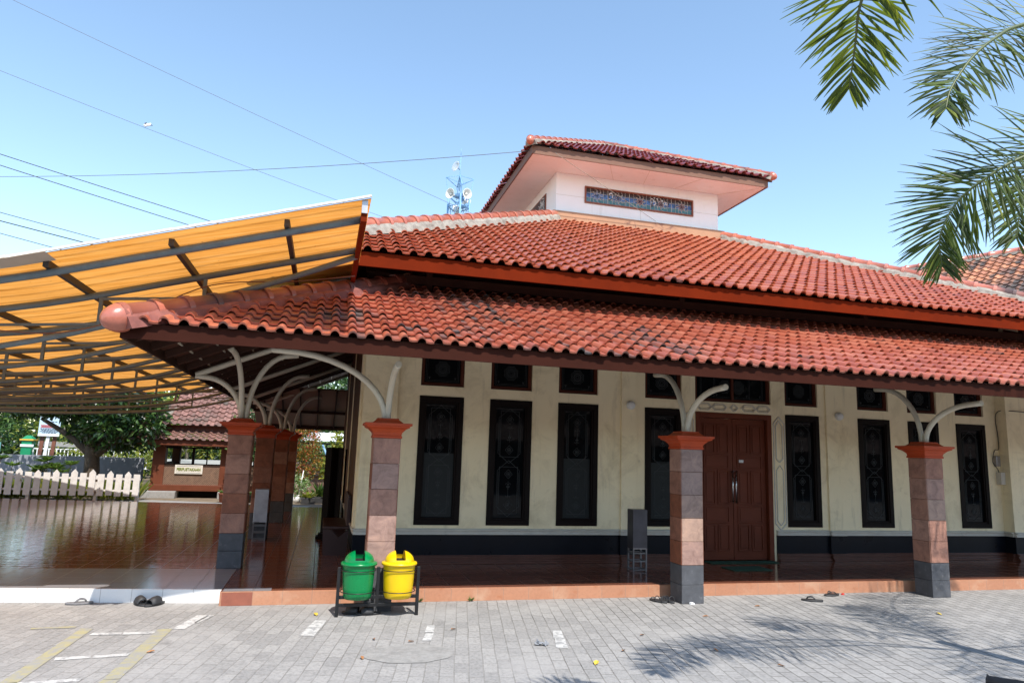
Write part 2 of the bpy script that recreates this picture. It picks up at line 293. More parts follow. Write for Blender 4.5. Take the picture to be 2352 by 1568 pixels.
# ------------------------------------------------------------------ building blocks
ROOT = {}
def rootloc(o):
    return ROOT.get(o.name, Vector((0, 0, 0)))
class MB:
    def __init__(s): s.v = []; s.f = []; s.sm = []; s.r = []; s.d = []; s.mi = []; s.t = []
    def face(s, idx, smooth=False, r=.5, d=0., mi=0, tint=None):
        s.f.append(tuple(idx)); s.sm.append(smooth); s.r.append(r); s.d.append(d); s.mi.append(mi); s.t.append(tint or (.5, .5, .5))
    def quad(s, *p, **k):
        n = len(s.v); s.v += [tuple(q) for q in p]; s.face(range(n, n+len(p)), **k); return s
    def box(s, x0, x1, y0, y1, z0, z1, **k):
        return s.obox(Vector(((x0+x1)/2, (y0+y1)/2, (z0+z1)/2)), (abs(x1-x0)/2, abs(y1-y0)/2, abs(z1-z0)/2), **k)
    def obox(s, c, h, M=None, taper=1, **k):
        n = len(s.v); c = Vector(c); M = M or Matrix.Identity(3)
        for i in range(8):
            sx, sy, sz = (1 if i & 1 else -1), (1 if i & 2 else -1), (1 if i & 4 else -1)
            tp = taper if sz > 0 else 1
            s.v.append(tuple(c + M @ Vector((sx*h[0]*tp, sy*h[1]*tp, sz*h[2]))))
        for q in ((0, 2, 3, 1), (4, 5, 7, 6), (0, 1, 5, 4), (2, 6, 7, 3), (0, 4, 6, 2), (1, 3, 7, 5)): s.face([n+i for i in q], **k)
        return s
    def bar(s, a, b, w, h, up=(0, 0, 1), **k):
        a, b = Vector(a), Vector(b); d = (b-a); ln = d.length; d.normalize(); u = Vector(up); x = d.cross(u)
        if x.length < 1e-4: x = d.cross(Vector((1, 0, 0)))
        x.normalize(); u = x.cross(d)
        M = Matrix((x, d, u)).transposed(); return s.obox((a+b)/2, (w/2, ln/2, h/2), M, **k)
    def tube(s, pts, rad, seg=10, cap=True, **k):
        pts = [Vector(p) for p in pts]; n0 = len(s.v); rads = rad if isinstance(rad, (list, tuple)) else [rad]*len(pts)
        T = [(pts[min(i+1, len(pts)-1)]-pts[max(i-1, 0)]).normalized() for i in range(len(pts))]
        ref = Vector((0, 0, 1)) if abs(T[0].z) < .9 else Vector((1, 0, 0)); x = T[0].cross(ref).normalized()
        for p, t, rr in zip(pts, T, rads):
            x = (x - t*x.dot(t)).normalized(); y = t.cross(x)
            for j in range(seg):
                a = 2*math.pi*j/seg; s.v.append(tuple(p + (x*math.cos(a)+y*math.sin(a))*rr))
        k.setdefault('smooth', True)
        for i in range(len(pts)-1):
            for j in range(seg):
                a = n0+i*seg+j; b_ = n0+i*seg+(j+1) % seg; s.face((a, b_, b_+seg, a+seg), **k)
        if cap:
            k2 = dict(k); k2['smooth'] = False
            s.face([n0+j for j in range(seg)][::-1], **k2); s.face([n0+(len(pts)-1)*seg+j for j in range(seg)], **k2)
        return s
    def lathe(s, c, prof, seg=32, a0=0, a1=2*math.pi, **k):
        c = Vector(c); n0 = len(s.v); full = abs(a1-a0-2*math.pi) < 1e-6; ns = seg if full else seg+1
        for (r, z) in prof:
            for j in range(ns):
                a = a0+(a1-a0)*j/seg; s.v.append((c.x+r*math.cos(a), c.y+r*math.sin(a), c.z+z))
        k.setdefault('smooth', True)
        for i in range(len(prof)-1):
            for j in range(seg):
                j2 = (j+1) % ns; s.face((n0+i*ns+j, n0+i*ns+j2, n0+(i+1)*ns+j2, n0+(i+1)*ns+j), **k)
        return s
    def build(s, name, mat, parent=None, bevel=0, origin=None):
        if parent is not None: o3 = rootloc(parent)
        elif origin is not None: o3 = Vector(origin)
        else: o3 = Vector((0, 0, 0))
        me = bpy.data.meshes.new(name); me.from_pydata([(p[0]-o3.x, p[1]-o3.y, p[2]-o3.z) for p in s.v], [], s.f)
        me.polygons.foreach_set('use_smooth', s.sm)
        a = me.attributes.new('rnd', 'FLOAT', 'FACE'); a.data.foreach_set('value', s.r)
        if any(s.d): a = me.attributes.new('dirt', 'FLOAT', 'FACE'); a.data.foreach_set('value', s.d)
        if any(t != (.5, .5, .5) for t in s.t):
            a = me.attributes.new('tint', 'FLOAT_COLOR', 'FACE'); fl = []
            for t in s.t: fl += [*t, 1]
            a.data.foreach_set('color', fl)
        mats = mat if isinstance(mat, (list, tuple)) else [mat]
        for m_ in mats: me.materials.append(MT[m_])
        if len(mats) > 1: me.polygons.foreach_set('material_index', s.mi)
        me.update()
        ob = bpy.data.objects.new(name, me); COL.objects.link(ob)
        if parent is not None: ob.parent = parent; ROOT[ob.name] = o3
        else: ob.location = o3; ROOT[ob.name] = o3
        if bevel:
            bv = ob.modifiers.new('bevel', 'BEVEL'); bv.width = bevel; bv.segments = 2; bv.limit_method = 'ANGLE'
        return ob
def tag(o, label, cat, group=None):
    o['label'] = label; o['category'] = cat
    if group: o['group'] = group
    return o
def struct(o): o['kind'] = 'structure'; return o
def thing(name, label, cat, loc=(0, 0, 0), group=None):
    o = bpy.data.objects.new(name, None); COL.objects.link(o); o.location = loc; o.empty_display_size = .1
    ROOT[o.name] = Vector(loc); return tag(o, label, cat, group)
def copy_tree(o, parent=None, loc=None, rotz=None):
    c = o.copy(); COL.objects.link(c)
    if parent is not None: c.parent = parent
    if loc is not None: c.location = loc
    if rotz is not None: c.rotation_euler.z = rotz
    for ch in list(o.children): copy_tree(ch, c)
    return c
def dup(o, loc, rotz=0, label=None, scale=None):
    c = copy_tree(o, None, loc, rotz)
    if label: c['label'] = label
    if scale: c.scale = scale
    return c
def lerp(a, b, t): return a+(b-a)*t
def bez(p, n):
    """Catmull-Rom through the points"""
    p = [Vector(q) for q in p]; out = []
    for i in range(len(p)-1):
        a, b_, c, d = p[max(i-1, 0)], p[i], p[i+1], p[min(i+2, len(p)-1)]
        for k in range(n):
            t = k/n; out.append(.5*((2*b_)+(c-a)*t+(2*a-5*b_+4*c-d)*t*t+(3*b_-a-3*c+d)*t**3))
    out.append(p[-1]); return out

# ------------------------------------------------------------------ tiled roof slope
PROF = [(0, 0), (.06, .55), (.16, .88), (.27, 1), (.38, .88), (.48, .55), (.54, .02), (.78, -.08), (1, 0)]
def tile_slope(mb, O, U, V, ulo, uhi, run, col=.195, row=.262, h=.05, lift=.036, skew=0., dirt=None):
    """rows of pan-and-roll tiles; U along the eave, V up the slope, ulo/uhi(v) = limits at slope height v"""
    O, U, V = Vector(O), Vector(U).normalized(), Vector(V).normalized(); Nn = U.cross(V).normalized()
    if Nn.z < 0: Nn = -Nn
    nr = int(math.ceil(run/row))
    for j in range(nr):
        v0, v1 = j*row, min((j+1)*row, run)+.02; vm = min((v0+v1)/2, run)
        lo, hi = ulo(vm), uhi(vm); i0, i1 = int(math.floor(lo/col)), int(math.ceil(hi/col))
        for i in range(i0, i1):
            dz = random.gauss(0, .0028); tw = random.gauss(0, .004); r = random.random(); dv = random.gauss(0, .005); dd = random.random()
            if dirt: dd += dirt(i*col, v0)
            n = len(mb.v)
            for (vv, hh) in ((v0-.012+dv, lift), (v1, 0.)):
                l2, h2 = ulo(min(max(vv, 0), run)), uhi(min(max(vv, 0), run))
                for (pu, pz) in PROF:
                    u = min(max((i+pu)*col, l2), h2)
                    mb.v.append(tuple(O + U*(u) + V*vv + Nn*(pz*h*(1.06 if hh else .94) + hh + dz + tw*(pu-.5))))
            K = len(PROF)
            for k in range(K-1): mb.face((n+k, n+k+1, n+K+k+1, n+K+k), smooth=True, r=r, d=dd if k > 4 else dd*.45)
            # front lip of the tile, with thickness
            m0 = len(mb.v)
            for k in range(K): p = Vector(mb.v[n+k]); mb.v.append(tuple(p))
            for k in range(K): p = Vector(mb.v[n+k]); mb.v.append(tuple(p - Nn*.019 + V*.003))
            for k in range(K-1): mb.face((m0+K+k, m0+K+k+1, m0+k+1, m0+k), r=r*.5, d=dd)
    return mb
def ridge_line(P0, P1, parent, capmat='cap', mortmat='mortar', rad=.105, seg=.34, end=True, mw=.17, mh=.10):
    """half-round ridge caps from the eave end P0 to the top P1 on a mortar bed"""
    P0, P1 = Vector(P0), Vector(P1); d = (P1-P0); ln = d.length; d.normalize()
    side = d.cross(Vector((0, 0, 1))).normalized(); up = side.cross(d).normalized()
    mb = MB(); n = int(ln/seg); rgh = [random.gauss(0, .008) for _ in range(n*3+4)]
    ring = []
    for i in range(n*3+1):
        p = P0+d*(ln*i/(n*3)); w = mw+rgh[i]; ring.append(len(mb.v))
        for (sx, uz) in ((-w, -.06), (-w*.82, .03+rgh[i]), (-w*.5, mh), (w*.5, mh), (w*.82, .03-rgh[i]), (w, -.06)): mb.v.append(tuple(p+side*sx+up*uz))
    for i in range(n*3):
        for k in range(5): mb.face((ring[i]+k, ring[i]+k+1, ring[i+1]+k+1, ring[i+1]+k))
    mb.face([ring[0]+k for k in range(6)]); mb.face([ring[-1]+k for k in range(6)][::-1])
    cp = MB()
    for i in range(n):
        a, b_ = P0+d*(ln*i/n), P0+d*(ln*(i+1)/n+.03); r = random.random(); dd = random.random()
        n0 = len(cp.v); G = 10
        for (p, rr) in ((a, rad*1.0), (a, rad*1.16), (a+d*.055, rad*1.16), (a+d*.06, rad*1.03), (b_, rad*.97)):
            for k in range(G+1):
                t = math.pi*(-.08+1.16*k/G); cp.v.append(tuple(p+side*math.cos(t)*rr*1.02+up*(mh*.75+math.sin(t)*rr)))
        for q in range(4):
            for k in range(G): cp.face((n0+q*(G+1)+k, n0+q*(G+1)+k+1, n0+(q+1)*(G+1)+k+1, n0+(q+1)*(G+1)+k), smooth=q > 2, r=r, d=dd)
    if end:
        c = P0+up*(mh*.55); G = 12; n0 = len(cp.v)
        for a in range(7):
            la = a/6*math.pi/2; rr = rad*1.25*math.cos(la); off = d*.04-d*(rad*1.9*math.sin(la))
            for k in range(G): t = 2*math.pi*k/G; cp.v.append(tuple(c+off+side*math.cos(t)*rr+up*math.sin(t)*rr*1.05))
        for a in range(6):
            for k in range(G): cp.face((n0+a*G+k, n0+a*G+(k+1) % G, n0+(a+1)*G+(k+1) % G, n0+(a+1)*G+k), smooth=True, r=.6)
    ro = cp.build('ridge_cap', capmat, parent); mb.build('mortar_bed', mortmat, ro); return ro
def leaf_cloud(mb, clumps, size, wid, up=.3, fold=.25, rlo=0, rhi=1, hbias=.0, shell=.35):
    """many folded leaves through the volume of each clump (centre, radii, count)"""
    for (c, rad, cnt) in clumps:
        c = Vector(c); cb = random.uniform(-.18, .18)
        for _ in range(cnt):
            while True:
                q = Vector((random.uniform(-1, 1), random.uniform(-1, 1), random.uniform(-1, 1)))
                if shell < q.length < 1.0+.12*random.random(): break
            p = c+Vector((q.x*rad[0], q.y*rad[1], q.z*rad[2]))
            d = (q.normalized()*.6+Vector((random.gauss(0, .6), random.gauss(0, .6), random.gauss(up-.35, .5)))).normalized()
            s = Vector((random.gauss(0, 1), random.gauss(0, 1), random.gauss(0, .6))).cross(d)
            if s.length < 1e-3: continue
            s.normalize(); nn = d.cross(s); ln = size*random.uniform(.6, 1.25); w = wid*random.uniform(.7, 1.2)*.5
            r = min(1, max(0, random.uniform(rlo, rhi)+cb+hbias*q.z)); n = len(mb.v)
            mb.v += [tuple(p), tuple(p+d*ln*.5+s*w+nn*w*fold), tuple(p+d*ln-nn*ln*.12), tuple(p+d*ln*.5-s*w+nn*w*fold)]
            mb.face((n, n+1, n+2), r=r); mb.face((n, n+2, n+3), r=r)
    return mb
def limb(mb, pts, r0, r1, seg=8):
    p = bez(pts, 4); mb.tube(p, [lerp(r0, r1, i/(len(p)-1)) for i in range(len(p))], seg); return mb

# ================================================================== SETTING
g = MB(); X0, X1, Y0, Y1 = -400, 400, -400, 500
g.quad((X0, Y0, 0), (X1, Y0, 0), (X1, Y1, 0), (X0, Y1, 0)); struct(g.build('ground', 'paving'))
# terrace: left glazed part (its front edge runs a little skew) and the veranda round the mosque
ZF = .137
def slab(name, poly, mat_top, z=ZF):
    mb = MB(); n = len(poly)
    mb.quad(*[(x, y, z) for x, y in poly]); return mb
mb = MB(); fl = [(-9.6, 9.22), (-.92, 8.16), (-.92, 9.46), (-9.6, 10.1)]
mb.quad(*[(x, y, ZF) for x, y in fl]); struct(mb.build('white_terrace_border', 'floor_white'))
mb = MB(); mb.quad((-9.6, 10.1, ZF), (-.92, 9.46, ZF), (-.92, 19.2, ZF), (-9.6, 20.6, ZF)); mb.quad((-.92, 19.2, ZF), (-9.6, 20.6, ZF), (-9.6, 20.6, 0), (-.92, 19.2, 0)); struct(mb.build('glazed_terrace_floor', 'floor_left'))
mb = MB(); mb.quad((-9.6, 9.21, 0), (-.92, 8.15, 0), (-.92, 8.15, ZF), (-9.6, 9.21, ZF)); mb.quad((-9.6, 9.21, ZF), (-.92, 8.15, ZF), (-.92, 8.165, ZF+.001), (-9.6, 9.225, ZF+.001)); struct(mb.build('white_terrace_step', 'riser_white'))
mb = MB(); mb.quad((-.92, 8.02, ZF), (15, 7.97, ZF), (15, 9.9, ZF), (-.92, 9.9, ZF)); mb.quad((-.92, 9.9, ZF), (.5, 9.9, ZF), (.5, 18.75, ZF), (-.92, 18.75, ZF)); mb.quad((-.92, 18.75, ZF), (.5, 18.75, ZF), (.5, 18.75, 0), (-.92, 18.75, 0)); struct(mb.build('veranda_floor', 'floor_brown'))
mb = MB(); mb.quad((-.919, 8.01, 0), (15, 7.96, 0), (15, 7.96, ZF), (-.919, 8.01, ZF)); mb.quad((-.919, 8.01, ZF), (15, 7.96, ZF), (15, 7.985, ZF+.003), (-.919, 8.035, ZF+.003)); mb.quad((-.919, 8.01, 0), (-.919, 8.01, ZF), (-.919, 8.17, ZF), (-.919, 8.17, 0))
struct(mb.build('veranda_step', 'riser_orange'))
# white floor tile at the corner of the two floors, odd dark red riser tile
mb = MB(); mb.quad((-.9, 8.03, ZF+.004), (-.42, 8.03, ZF+.004), (-.42, 8.2, ZF+.004), (-.9, 8.2, ZF+.004)); struct(mb.build('floor_tile_patch', 'floor_white'))
mb = MB(); mb.quad((-.9, 8.006, .003), (-.6, 8.006, .003), (-.6, 8.006, ZF-.004), (-.9, 8.006, ZF-.004)); struct(mb.build('riser_tile_patch', 'pot'))
# painted parking marks, as thin sheets following the paving
def strip(mb, pts, w, z=.004, gaps=0):
    for a, b_ in zip(pts[:-1], pts[1:]):
        a, b_ = Vector((*a, z)), Vector((*b_, z)); d = (b_-a); ln = d.length; d.normalize(); s = Vector((d.y, -d.x, 0))*w/2
        n = max(1, int(ln/.25)) if gaps else 1
        for i in range(n):
            p, q = a+d*(ln*i/n+gaps/2), a+d*(ln*(i+1)/n-gaps/2); j = [Vector((random.gauss(0, .006), random.gauss(0, .006), 0)) for _ in range(4)]
            mb.quad(p-s+j[0], p+s+j[1], q+s+j[2], q-s+j[3])
mb = MB(); strip(mb, [(-1.98, 5.2), (-1.95, 5.7), (-1.89, 7.2)], .115); strip(mb, [(-1.36, 5.2), (-1.31, 5.7), (-1.24, 7.1)], .115); strip(mb, [(-2.35, 7.25), (-2.0, 7.27)], .05)
struct(mb.build('yellow_parking_marking', 'paint_yellow'))
mb = MB()
for a, b_, w in (((-1.85, 6.27), (-1.34, 6.31), .075), ((-1.82, 7.0), (-1.3, 6.98), .075), ((-1.95, 5.70), (-1.5, 5.72), .075)): strip(mb, [a, b_], w, gaps=.012)
strip(mb, [(-1.14, 7.08), (-1.0, 7.6)], .1); strip(mb, [(-1.02, 7.3), (-.93, 7.6)], .05); strip(mb, [(-.02, 6.70), (.1, 7.28)], .12, gaps=.012); strip(mb, [(1.0, 6.4), (1.12, 6.95)], .07, gaps=.02); strip(mb, [(2.12, 6.02), (2.27, 6.62)], .10, gaps=.012)
struct(mb.build('white_parking_marking', 'paint_white'))
mb = MB(); pp = [(.80+.37*math.cos(t*.2618)*(1+random.gauss(0, .045)), 6.05+.27*math.sin(t*.2618)*(1+random.gauss(0, .045)), .0042) for t in range(24)]
mb.v.append((.8, 6.05, .011)); mb.v += pp
for i in range(24): mb.face((0, 1+i, 1+(i+1) % 24), smooth=True)
struct(mb.build('concrete_patch', 'concrete'))
# garden soil and kerb path beyond the terrace
mb = MB(); mb.quad((-30, 20.7, .012), (-1.0, 19.9, .012), (3, 19.3, .012), (3, 60, .012), (-30, 60, .012)); struct(mb.build('garden_ground', 'soil'))
mb = MB(); mb.quad((-5.6, 20.05, .02), (-.5, 19.25, .02), (-.2, 20.5, .02), (-5.2, 22.2, .02)); mb.quad((-5.6, 20.05, 0), (-.5, 19.25, 0), (-.5, 19.25, .02), (-5.6, 20.05, .02)); struct(mb.build('garden_path', 'concrete'))

# ================================================================== MOSQUE
Q = thing('mosque', 'cream mosque with two tiers of red tiled roof and a white lantern on top', 'mosque', (6.22, 9.74, 0))
YW, XL, XR = 9.74, .5, 11.94; WB = 17.6
tall = [1.26, 2.27, 3.30, 4.69, 7.15, 8.54, 9.55, 10.56]; TW = .62
upp = [(x-.01, x+TW+.01) for x in tall]
mb = MB(); y0, y1 = YW, YW+.18
ops = [(x, x+TW, [(.65, 2.40), (2.55, 3.2)]) for x in tall] + [(5.54, 6.89, [(ZF, 2.385), (2.55, 3.2)])]
ops.sort(); xs = XL
for a, b_, hs in ops:
    mb.box(xs, a, y0, y1, .1, 4.3); z = .1
    for lo, hi in hs:
        if lo > z+.01: mb.box(a, b_, y0, y1, z, lo)
        z = hi
    mb.box(a, b_, y0, y1, z, 4.3); xs = b_
mb.box(xs, XR, y0, y1, .1, 4.3)
mb.box(XL, XL+.18, y1, WB, .1, 4.3); mb.box(XR-.18, XR, y1, WB, .1, 4.3); mb.box(XL, XR, WB, WB+.18, .1, 4.3)
wall = mb.build('wall', 'cream', Q)
for a, b_, pr in ((4.29, 4.54, .035), (7.90, 8.15, .035), (XL-.02, .95, .05), (11.46, 12.5, .19)):
    pm = MB(); pm.box(a, b_, YW-pr, YW+.01 if pr < .1 else YW+.2, .525, 4.2); pm.build('pilaster', 'cream', Q, .006)
for yy in (9.9, 12.6, 15.3): pm = MB(); pm.box(XL-.045, XL+.01, yy, yy+.28, .525, 3.4); pm.build('pilaster', 'cream', Q, .006)
pm = MB(); pm.box(XL-.035, XL+.005, 10.19, WB, .605, 3.55); pm.build('side_wall_shade', 'wall_shade', Q)  # added dark slab: stands for the shade on the cream side wall
# dado, moulding, plinth in runs between door and corners
def runs(mb, pr, z0, z1):
    for a, b_ in ((XL, 5.50), (6.93, 11.46)): mb.box(a, b_, YW-pr, YW+.002, z0, z1)
    for a, b_ in ((4.27, 4.56), (7.88, 8.17), (XL-.04, .97)): mb.box(a, b_, YW-pr-.045, YW-pr, z0, z1)
    mb.box(11.44, 12.6, YW-.19-pr, YW-.19, z0, z1); mb.box(11.46-pr, 11.46, YW-.19, YW, z0, z1)
    mb.box(XL-pr, XL+.002, YW-.001, WB, z0, z1)
mb = MB(); runs(mb, .020, .25, .523); mb.build('dado', 'black_tile', Q)
mb = MB()
for pr, z0, z1 in ((.05, .523, .548), (.034, .548, .575), (.062, .575, .592), (.028, .592, .603)): runs(mb, pr, z0, z1)
mb.build('dado_moulding', 'cream_trim', Q, .004)
mb = MB()
for pr, z0, z1 in ((.085, ZF+.001, .165), (.065, .165, .19), (.05, .19, .215), (.07, .215, .235), (.04, .235, .2505)): runs(mb, pr, z0, z1)
mb.build('plinth', 'plinth', Q, .003)
# --- windows
def frame_mb(x0, x1, z0, z1, y, w=.06, d=.05, inner=.02):
    mb = MB(); mb.box(x0, x1, y, y+d, z0, z0+w); mb.box(x0, x1, y, y+d, z1-w, z1); mb.box(x0, x0+w, y, y+d, z0+w, z1-w); mb.box(x1-w, x1, y, y+d, z0+w, z1-w)
    a, b_, c, e = x0+w, x1-w, z0+w, z1-w; q = inner
    mb.box(a, b_, y+.012, y+d, c, c+q); mb.box(a, b_, y+.012, y+d, e-q, e); mb.box(a, a+q, y+.012, y+d, c+q, e-q); mb.box(b_-q, b_, y+.012, y+d, c+q, e-q); return mb
def poly_line(mb, pts, w, y, t=.003, close=True):
    n = len(pts)
    for i in range(n if close else n-1):
        (x0, z0), (x1, z1) = pts[i], pts[(i+1) % n]; mb.bar((x0, y, z0), (x1, y, z1), w, t, up=(0, -1, 0))
def diamond(mb, cx, cz, r, y, w=.004):
    poly_line(mb, [(cx, cz+r*1.1), (cx+r, cz), (cx, cz-r*1.1), (cx-r, cz)], w, y)
    poly_line(mb, [(cx+.45*r*math.cos(a*.785), cz+.45*r*math.sin(a*.785)) for a in range(8)], w*1.4, y); mb.obox((cx, y, cz), (r*.16, .0015, r*.16))
def tall_etch(cx, y):
    mb = MB(); w = .0048
    for s in (1, -1):
        zc = 1.525
        P = lambda x, z: (cx+x, zc+s*z)
        poly_line(mb, [P(-.165, .12), P(-.165, .62), P(0, .76), P(.165, .62), P(.165, .12), P(0, -.02)], w, y, close=False)
        poly_line(mb, [P(-.135, .07), P(-.135, .72), P(.135, .72), P(.135, .07)], w, y)
        poly_line(mb, [P(-.15, .14), P(-.15, .60)], w*.7, y, close=False); poly_line(mb, [P(.15, .14), P(.15, .60)], w*.7, y, close=False)
        poly_line(mb, [P(-.165, .12), P(0, -.02)], w, y, close=False)
        for zz in (.17, .60): diamond(mb, cx, zc+s*zz, .058, y)
        poly_line(mb, [P(0, .27), P(0, .5)], w*.8, y, close=False)
        for zz, q in ((.30, 1), (.49, -1)):
            poly_line(mb, [P(-.035, zz+.02*q), P(-.03, zz), P(-.008, zz+.008*q), P(0, zz+.03*q), P(.008, zz+.008*q), P(.03, zz), P(.035, zz+.02*q)], w, y, close=False)
        for k in (-1, 1): mb.obox((cx+k*.015, y, zc+s*.345), (.006, .0015, .012)); 
        mb.obox((cx, y, zc+s*.365), (.006, .0015, .02))
    return mb
for i, x in enumerate(tall):
    sill = frame_mb(x-.004, x+TW+.004, .646, 2.404, YW-.018, .075, .08, .026); w_ = sill.build('window', 'wood_dark', Q, .004)
    pm = MB(); pm.quad((x+.09, YW+.035, .74), (x+TW-.09, YW+.035, .74), (x+TW-.09, YW+.035, 2.31), (x+.09, YW+.035, 2.31)); pm.build('pane', 'glass', w_)
    tall_etch(x+TW/2, YW+.031).build('etched_pattern', 'etch', w_)
    if i in (0, 2, 3):
        fm = MB(); top = (1.62, 0, 1.60, 1.58)[i]; fm.quad((x+.10, YW+.0335, .75), (x+TW-.10, YW+.0335, .75), (x+TW-.10, YW+.0335, top), (x+.10, YW+.0335, top)); fm.build('frosted_film', 'frost', w_)
def upper_etch(cx, zc, hw, y):
    mb = MB(); w = .0048
    poly_line(mb, [(cx-hw, 2.62), (cx+hw, 2.62), (cx+hw, 3.05), (cx-hw, 3.05)], w, y); poly_line(mb, [(cx-hw+.02, 2.64), (cx+hw-.02, 2.64), (cx+hw-.02, 3.03), (cx-hw+.02, 3.03)], w*.7, y)
    for r0 in (.11, .085): poly_line(mb, [(cx+r0*(1 if k % 2 else .86)*math.cos(k*.3927), zc+r0*(1 if k % 2 else .86)*math.sin(k*.3927)) for k in range(16)], w*1.3, y)
    poly_line(mb, [(cx+.055*math.cos(k*.3927), zc+.055*math.sin(k*.3927)) for k in range(16)], w*2.4, y)
    for k in range(12): poly_line(mb, [(cx+.018*math.cos(k*.5236), zc+.018*math.sin(k*.5236)), (cx+.04*math.cos(k*.5236), zc+.04*math.sin(k*.5236))], w*1.2, y, close=False)
    for s in (-1, 1): 
        for k in (-.5, 0, .5): poly_line(mb, [(cx+s*(hw-.05), 2.65), (cx+s*(hw-.05)+.035*math.sin(k), 2.65+.04*math.cos(k))], w, y, close=False)
    return mb
for x0, x1 in upp:
    w_ = frame_mb(x0+.012, x1-.012, 2.552, 3.15, YW+.03, .038, .05, .012).build('upper_window', 'frame_red', Q, .003)
    pm = MB(); pm.quad((x0+.045, YW+.062, 2.6), (x1-.045, YW+.062, 2.6), (x1-.045, YW+.062, 3.12), (x0+.045, YW+.062, 3.12)); pm.build('pane', 'glass', w_)
    upper_etch((x0+x1)/2, 2.80, .235, YW+.058).build('etched_pattern', 'etch', w_)
mb = frame_mb(5.54, 6.89, 2.552, 3.15, YW+.03, .04, .05, .012); mb.box(6.195, 6.235, YW+.025, YW+.08, 2.59, 3.11); w_ = mb.build('transom_window', 'frame_red', Q, .003)
pm = MB(); pm.quad((5.59, YW+.062, 2.6), (6.84, YW+.062, 2.6), (6.84, YW+.062, 3.12), (5.59, YW+.062, 3.12)); pm.build('pane', 'glass', w_)
em = upper_etch(6.10, 2.80, .44, YW+.058); e2 = upper_etch(6.34, 2.80, .44, YW+.0575); em.f += [tuple(i+len(em.v) for i in f) for f in e2.f]; em.v += e2.v; em.sm += e2.sm; em.r += e2.r; em.d += e2.d; em.mi += e2.mi; em.t += e2.t
em.build('etched_pattern', 'etch', w_)
# --- door
dm = MB(); dm.box(5.545, 5.625, YW-.012, YW+.12, ZF+.001, 2.382); dm.box(6.805, 6.885, YW-.012, YW+.12, ZF+.001, 2.382); dm.box(5.625, 6.805, YW-.012, YW+.12, 2.302, 2.382)
door = dm.build('door', 'wood_red', Q, .004)
for x0, x1 in ((5.632, 6.211), (6.219, 6.798)):
    lm = MB(); yl = YW+.055; lm.box(x0, x1, yl, yl+.035, ZF+.01, 2.297)
    zs = [(.16, .52, 2), (.58, .80, 1), (.86, 1.34, 2), (1.40, 1.58, 1), (1.64, 2.05, 2)]
    for zz, z2, n in zs:
        for k in range(n):
            a = lerp(x0+.07, x1-.07, k/n)+(.02 if k else 0); b_ = lerp(x0+.07, x1-.07, (k+1)/n)-(.02 if k < n-1 else 0); zz_, z2_ = zz+ZF-.02, z2+ZF+.02
            for q, pr in ((0, .014), ): 
                lm.box(a, b_, yl-pr, yl+.001, zz_, zz_+.018); lm.box(a, b_, yl-pr, yl+.001, z2_-.018, z2_); lm.box(a, a+.018, yl-pr, yl+.001, zz_+.018, z2_-.018); lm.box(b_-.018, b_, yl-pr, yl+.001, zz_+.018, z2_-.018)
            lm.box(a+.04, b_-.04, yl-.009, yl+.001, zz_+.04, z2_-.04)
    lf = lm.build('door_leaf', 'wood_red', door, .003)
for xx in (6.185, 6.243):
    hm = MB(); hm.tube([(xx, YW+.012, 1.0), (xx, YW+.012, 1.50)], .011, 10); hm.box(xx-.006, xx+.006, YW+.012, YW+.056, 1.02, 1.035); hm.box(xx-.006, xx+.006, YW+.012, YW+.056, 1.465, 1.48); hm.build('door_handle', 'steel', door)
sm = MB(); sm.box(6.325, 6.40, YW+.046, YW+.052, 1.62, 1.665); sm.build('paper_label', 'plastic_white', door)
# carved plaster trims beside and over the door
tm = MB()
def trim_poly(pts, w=.018):
    for i in range(len(pts)): (x0, z0), (x1, z1) = pts[i], pts[(i+1) % len(pts)]; tm.bar((x0, YW-.006, z0), (x1, YW-.006, z1), w, .018, up=(0, -1, 0))
for cx in (7.02, 5.40):
    for q in (0, .026): trim_poly([(cx-.085+q, 1.70), (cx-.085+q, 2.24-q), (cx, 2.33-q), (cx+.085-q, 2.24-q), (cx+.085-q, 1.70), (cx, 1.62+q)] if q else [(cx-.1, .70), (cx-.1, 2.25), (cx, 2.36), (cx+.1, 2.25), (cx+.1, .70), (cx, .60)])
    trim_poly([(cx-.06, .74), (cx-.06, 1.52), (cx, 1.60), (cx+.06, 1.52), (cx+.06, .74), (cx, .67)], .012)
for k, wd in ((-2, .26), (-1, .26), (0, .14), (1, .26), (2, .26)):
    cx = 6.215+k*.262; h_ = .052
    trim_poly([(cx-wd/2, 2.467), (cx-wd/2+.055, 2.467+h_), (cx+wd/2-.055, 2.467+h_), (cx+wd/2, 2.467), (cx+wd/2-.055, 2.467-h_), (cx-wd/2+.055, 2.467-h_)], .012)
    trim_poly([(cx-wd/2+.025, 2.467), (cx-wd/2+.065, 2.467+h_-.022), (cx+wd/2-.065, 2.467+h_-.022), (cx+wd/2-.025, 2.467), (cx+wd/2-.065, 2.467-h_+.022), (cx-wd/2+.065, 2.467-h_+.022)], .007)
tm.build('plaster_trim', 'cream_trim', Q, .003)
for cx in (4.43, 8.13):
    lm = MB(); lm.lathe((0, 0, 0), [(0, .075), (.03, .073), (.055, .06), (.066, .035), (.066, 0)], 20)
    lm.v = [(cx+p[0], YW-.035-p[2], 2.42+p[1]) for p in lm.v]; lm.build('wall_lamp', 'horn', Q)
# side windows on the veranda side
for yy in (10.7, 13.4):
    wm = MB(); wm.box(XL-.03, XL+.01, yy, yy+.75, .62, 2.4); wm.build('side_window', 'wood_dark', Q, .004)
